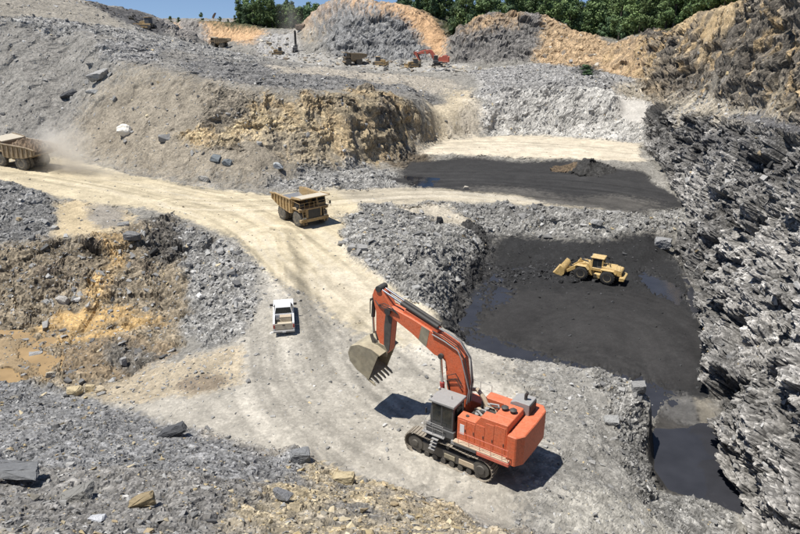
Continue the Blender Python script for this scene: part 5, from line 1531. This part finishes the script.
def drill_rig(loc, heading, label):
    R = empty('drill_rig', loc, heading); tag(R, label, 'drill rig')
    for s_ in (1, -1):
        MB().prism([(-1.6, .1), (1.6, .1), (1.9, .45), (1.6, .8), (-1.6, .8), (-1.9, .45)], s_ * .8, s_ * 1.3).build('crawler_track', M_TRK, R)
    MB().box(-2.2, 1.2, -.9, .9, .8, 2.3).build('machine_house', M_DGR, R, .05)
    MB().box(.3, 1.3, -.9, .1, 2.3, 3.4).build('cab', M_DGR, R, .04)
    m = MB()
    for x in (1.4, 1.9):
        for y in (-.35, .35): m.box(x - .1, x + .1, y - .1, y + .1, .4, 9.0)
    for k in range(8):
        m.box(1.3, 2.0, -.4, .4, .6 + k * 1.1, .75 + k * 1.1)
    m.box(1.5, 1.8, -.25, .25, .4, 9.3)
    m.build('mast', M_DK, R)
    return R
drill_rig(on(295, 50), math.radians(90), 'drill rig with a tall dark mast on the far bench')
boulder(301, 29, 9, (.20, .15, .11), 'brown rock on the ledge left of the big grey cliff', .7, 41)
boulder(311, 28, 5, (.16, .13, .10), 'small brown rock on the ledge against the big grey cliff', 1.0, 42)
boulder(214, 18, 3, (.12, .08, .06), 'dark leaning dead tree stump on top of the orange hill', 2.2, 43, tilt=(0, .5), sink=.05)  # stands for a dead tree stump, built with the boulder shape

# ------------------------------------------------------------------ trees
def leaf_mat(name, c):
    m = bpy.data.materials.new(name); n, l, b = nodes_of(m)
    oi = n.new('ShaderNodeObjectInfo'); geo = n.new('ShaderNodeNewGeometry')
    no = n.new('ShaderNodeTexNoise'); no.inputs['Scale'].default_value = .45; no.inputs['Detail'].default_value = 4
    l.new(geo.outputs['Position'], no.inputs['Vector'])
    f = mathn(n, l, 'ADD', mathn(n, l, 'MULTIPLY', oi.outputs['Random'], .7), mathn(n, l, 'MULTIPLY', no.outputs['Fac'], 1.0))
    f = mathn(n, l, 'ADD', f, .25)
    sc = n.new('ShaderNodeVectorMath'); sc.operation = 'SCALE'; sc.inputs[0].default_value = c
    l.new(f, sc.inputs['Scale']); l.new(sc.outputs[0], b.inputs['Base Color'])
    b.inputs['Roughness'].default_value = .6; b.inputs['Specular IOR Level'].default_value = .25
    b.inputs['Subsurface Weight'].default_value = 0
    return m
M_LEAF = [leaf_mat('leaf_dark_green', (.095, .145, .055)), leaf_mat('leaf_green', (.13, .185, .07)), leaf_mat('leaf_deep_green', (.08, .13, .062))]
M_BARK = paint_mat('bark', (.09, .07, .055), .9, .2, grime=.4)
def crown_mesh(seed, h, rad, n, tall):
    r = np.random.default_rng(seed)
    k = 19
    cz_ = r.uniform(.14, .95, k) * h
    prof = np.sin(np.clip((cz_ / h + .12) / 1.12, 0, 1) * math.pi) ** .6
    an = r.uniform(0, 6.28, k); rr_ = r.uniform(.15, .75, k) * rad * prof
    C = np.stack([rr_ * np.cos(an), rr_ * np.sin(an), cz_], 1)
    S = r.uniform(.28, .5, k) * rad
    ci = r.integers(0, k, n)
    d = r.normal(0, 1, (n, 3)); d /= np.linalg.norm(d, axis=1)[:, None]
    p = C[ci] + d * (S[ci] * r.uniform(.55, 1.08, n))[:, None] * np.array([1, 1, .8])
    u_ = r.normal(0, 1, (n, 3)); u_ -= d * (u_ * d).sum(1)[:, None] * .7; u_ /= np.linalg.norm(u_, axis=1)[:, None]
    w_ = np.cross(d + r.normal(0, .5, (n, 3)), u_); w_ /= np.linalg.norm(w_, axis=1)[:, None]
    sz_ = r.uniform(.22, .5, n)[:, None]
    V = np.stack([p - u_ * sz_, p + w_ * sz_ * .7, p + u_ * sz_, p - w_ * sz_ * .7], 1).reshape(-1, 3)
    return V, np.arange(n * 4).reshape(-1, 4), C
TREES = []
for i in range(7):
    h = (13, 15, 12, 16, 14, 11, 17)[i]; rad = (4.0, 4.4, 4.2, 4.3, 4.6, 3.6, 4.0)[i]
    V, F, C = crown_mesh(50 + i, h, rad, 1900, i % 2)
    cm = mesh_np('crown', V, F, M_LEAF[i % 3])
    tb_ = MB()
    tb_.tube([(0, 0, -.8), (.1, .05, h * .25), (-.1, .1, h * .55), (0, 0, h * .85)], .02)
    tb_ = MB().cyl((0, 0, -1.0), (.1, .05, h * .4), .32, .2, n=7).cyl((.1, .05, h * .4), (0, .1, h * .88), .2, .05, n=6)
    for c in C[:6]:
        tb_.cyl((.08, .05, max(h * .25, c[2] - h * .2)), tuple(c), .11, .03, n=5)
    o = tb_.build('trunk', M_BARK)
    tm = o.data; bpy.data.objects.remove(o)
    TREES.append((cm, tm))
_tr = random.Random(3)
def tree(x, y, kind, sc, label, group, z=None):
    cm, tm = TREES[kind]
    R = empty('tree', (x, y, (ground_z(x, y, 3.0) if z is None else z) - .2), _tr.uniform(0, 6.28))
    R.scale = (sc * _tr.uniform(.9, 1.15),) * 2 + (sc * _tr.uniform(.9, 1.2),)
    link('trunk', tm, R); link('crown', cm, R)
    tag(R, label, 'tree', group)
CREST = [(395, 296), (430, 292), (450, 290), (470, 275), (540, 274), (570, 270), (605, 262), (640, 232), (690, 200), (745, 158), (790, 135)]
def crest_d(u):
    return float(np.interp(u, [c[0] for c in CREST], [c[1] for c in CREST]))
_SUB = np.flatnonzero(P[:, 1] > 110)[::7]
_SX, _SY, _SZ = P[_SUB, 0], P[_SUB, 1], P[_SUB, 2]
def gz(x, y):
    return float(_SZ[np.argmin((_SX - x) ** 2 + (_SY - y) ** 2)])
cnt = 0
for i in range(262):
    u = _tr.uniform(398, 800) if i < 245 else _tr.uniform(556, 606)
    d = crest_d(u) + 5 + 105 * _tr.random() ** 1.4
    if 440 < u < 452 and d < 300: continue
    x = (u - CX) / FPX * d; y = d / CP * .99
    z = gz(x, y); y = (d + (z - CAM_H) * SP) / CP; z = gz(x, y)
    if u < 450: lb, gr = 'dark green tree in the wood behind the bare orange slope', 'trees behind the bare orange slope'
    elif u < 610: lb, gr = 'green tree in the dense wood behind the middle hill', 'trees behind the middle hill'
    else: lb, gr = 'green tree in the wood above the brown upper cliff', 'trees above the brown upper cliff'
    tree(x, y, _tr.randrange(7), _tr.uniform(.75, 1.15), lb, gr, z)
for i in range(95):
    u = _tr.uniform(238, 322)
    d = _tr.uniform(388, 450)
    if u < 262: d = _tr.uniform(384, 420)
    x = (u - CX) / FPX * d
    y = d / CP * .99; z = gz(x, y); y = (d + (z - CAM_H) * SP) / CP; z = gz(x, y)
    tree(x, y, _tr.randrange(7), _tr.uniform(.7, 1.05), 'green tree in the wood on the far left skyline', 'trees on the far left skyline', z)
for i, u in enumerate((165, 172, 180, 203, 221, 229, 236)):
    d = 410
    x = (u - CX) / FPX * d; y = d / CP * .99; z = gz(x, y)
    tree(x, y, i % 7, _tr.uniform(.28, .42), 'low bush on the skyline above the orange hill', 'bushes above the orange hill', z)
# dark bush at the foot of the middle hill
p = on(587, 74)
tree(p.x, p.y, 5, .34, 'dark round bush at the foot of the middle hill', None, p.z)
bpy.data.objects[[o.name for o in COL.objects if o.get('label', '').startswith('dark round bush')][0]].scale = (.75, .6, .30)

# ------------------------------------------------------------------ water
def water_mat(name, c, rough, bump=.02):
    m = bpy.data.materials.new(name); n, l, b = nodes_of(m)
    no = n.new('ShaderNodeTexNoise'); no.inputs['Scale'].default_value = .5; no.inputs['Detail'].default_value = 5
    geo = n.new('ShaderNodeNewGeometry'); l.new(geo.outputs['Position'], no.inputs['Vector'])
    sc = n.new('ShaderNodeVectorMath'); sc.operation = 'SCALE'; sc.inputs[0].default_value = c
    l.new(mathn(n, l, 'ADD', mathn(n, l, 'MULTIPLY', no.outputs['Fac'], .8), .6), sc.inputs['Scale'])
    l.new(sc.outputs[0], b.inputs['Base Color'])
    b.inputs['Roughness'].default_value = rough; b.inputs['IOR'].default_value = 1.33
    n2 = n.new('ShaderNodeTexNoise'); n2.inputs['Scale'].default_value = 6; n2.inputs['Detail'].default_value = 2
    l.new(geo.outputs['Position'], n2.inputs['Vector'])
    bp = n.new('ShaderNodeBump'); bp.inputs['Strength'].default_value = .15; bp.inputs['Distance'].default_value = bump
    l.new(n2.outputs['Fac'], bp.inputs['Height']); l.new(bp.outputs[0], b.inputs['Normal'])
    return m
def water(name, pix, z, mat):
    V = [Z(u, v, z) for u, v in pix]
    bm = bmesh.new(); f = bm.faces.new([bm.verts.new(p) for p in V])
    bmesh.ops.recalc_face_normals(bm, faces=bm.faces)
    if bm.faces[:][0].normal.z < 0: bmesh.ops.reverse_faces(bm, faces=bm.faces)
    me = bpy.data.meshes.new(name); bm.to_mesh(me); bm.free(); me.materials.append(mat)
    o = link(name, me); o['kind'] = 'structure'; return o
water('pond', [(494, 258), (560, 262), (640, 262), (672, 252), (694, 290), (708, 330), (716, 380), (722, 408), (745, 450), (758, 490), (765, 525), (735, 525), (665, 505), (635, 485), (630, 430), (630, 410), (590, 402), (510, 388), (460, 350), (446, 327), (460, 303), (478, 278)], -6.22, water_mat('dark_pond_water', (.034, .035, .041), .06))
water('muddy_pool', [(-20, 330), (30, 330), (62, 340), (80, 365), (76, 384), (40, 390), (0, 386), (-20, 370)], -4.27, water_mat('muddy_water', (.33, .225, .11), .10))

M_PUD = water_mat('thin_water_on_coal', (.012, .014, .02), .05)
p = on(421, 185)
water('puddle', [(404,176),(440,178),(438,192),(406,193)], p.z - .02, M_PUD)

# ------------------------------------------------------------------ dust raised by the trucks
def dust_mat(name, dens, seed, sc_=.35):
    m = bpy.data.materials.new(name); m.use_nodes = True
    n, l = m.node_tree.nodes, m.node_tree.links
    n.remove(n['Principled BSDF'])
    out = n['Material Output']
    pv = n.new('ShaderNodeVolumePrincipled'); l.new(pv.outputs[0], out.inputs['Volume'])
    pv.inputs['Color'].default_value = (.96, .92, .85, 1); pv.inputs['Anisotropy'].default_value = .2
    tc = n.new('ShaderNodeTexCoord'); ln = n.new('ShaderNodeVectorMath'); ln.operation = 'LENGTH'
    l.new(tc.outputs['Object'], ln.inputs[0])
    fall = mathn(n, l, 'POWER', mathn(n, l, 'SUBTRACT', 1.0, ln.outputs['Value'], True), 1.1)
    geo = n.new('ShaderNodeNewGeometry')
    no = n.new('ShaderNodeTexNoise'); no.inputs['Scale'].default_value = sc_; no.inputs['Detail'].default_value = 5; no.inputs['Roughness'].default_value = .6
    l.new(tc.outputs['Object'], no.inputs['Vector']); no.inputs['Scale'].default_value = 2.2
    k = mathn(n, l, 'MULTIPLY', mathn(n, l, 'SUBTRACT', no.outputs['Fac'], .36, True), 3.2)
    l.new(mathn(n, l, 'MULTIPLY', mathn(n, l, 'MULTIPLY', fall, k), dens), pv.inputs['Density'])
    return m
def dust(loc, scale, rz, dens, label, seed):
    bm = bmesh.new(); bmesh.ops.create_icosphere(bm, subdivisions=3, radius=1.0)
    me = bpy.data.meshes.new('dust_cloud'); bm.to_mesh(me); bm.free()
    me.materials.append(dust_mat('dust', dens, seed))
    o = link('dust_cloud', me); o.location = loc; o.scale = scale; o.rotation_euler = (0, 0, rz)
    tag(o, label, 'dust', kind='stuff')
    return o
q = Vector((0, 0, 0)) + on(66, 170)
dust((q.x, q.y, q.z + 3.4), (7.5, 4.5, 7.0), hl, .75, 'pale dust cloud rising behind the dusty loaded haul truck', 1)
q = on(96, 176)
dust((q.x, q.y, q.z + 1.2), (11, 4.0, 3.0), hl, .22, 'thin dust hanging low over the haul road behind the truck', 2)
q = on(296, 50)
dust((q.x - 2, q.y + 2, q.z + 11), (7, 7, 17), 0, .05, 'faint grey drill dust rising above the drill mast', 3)

print('verts', NV, 'objects', len(bpy.data.objects))
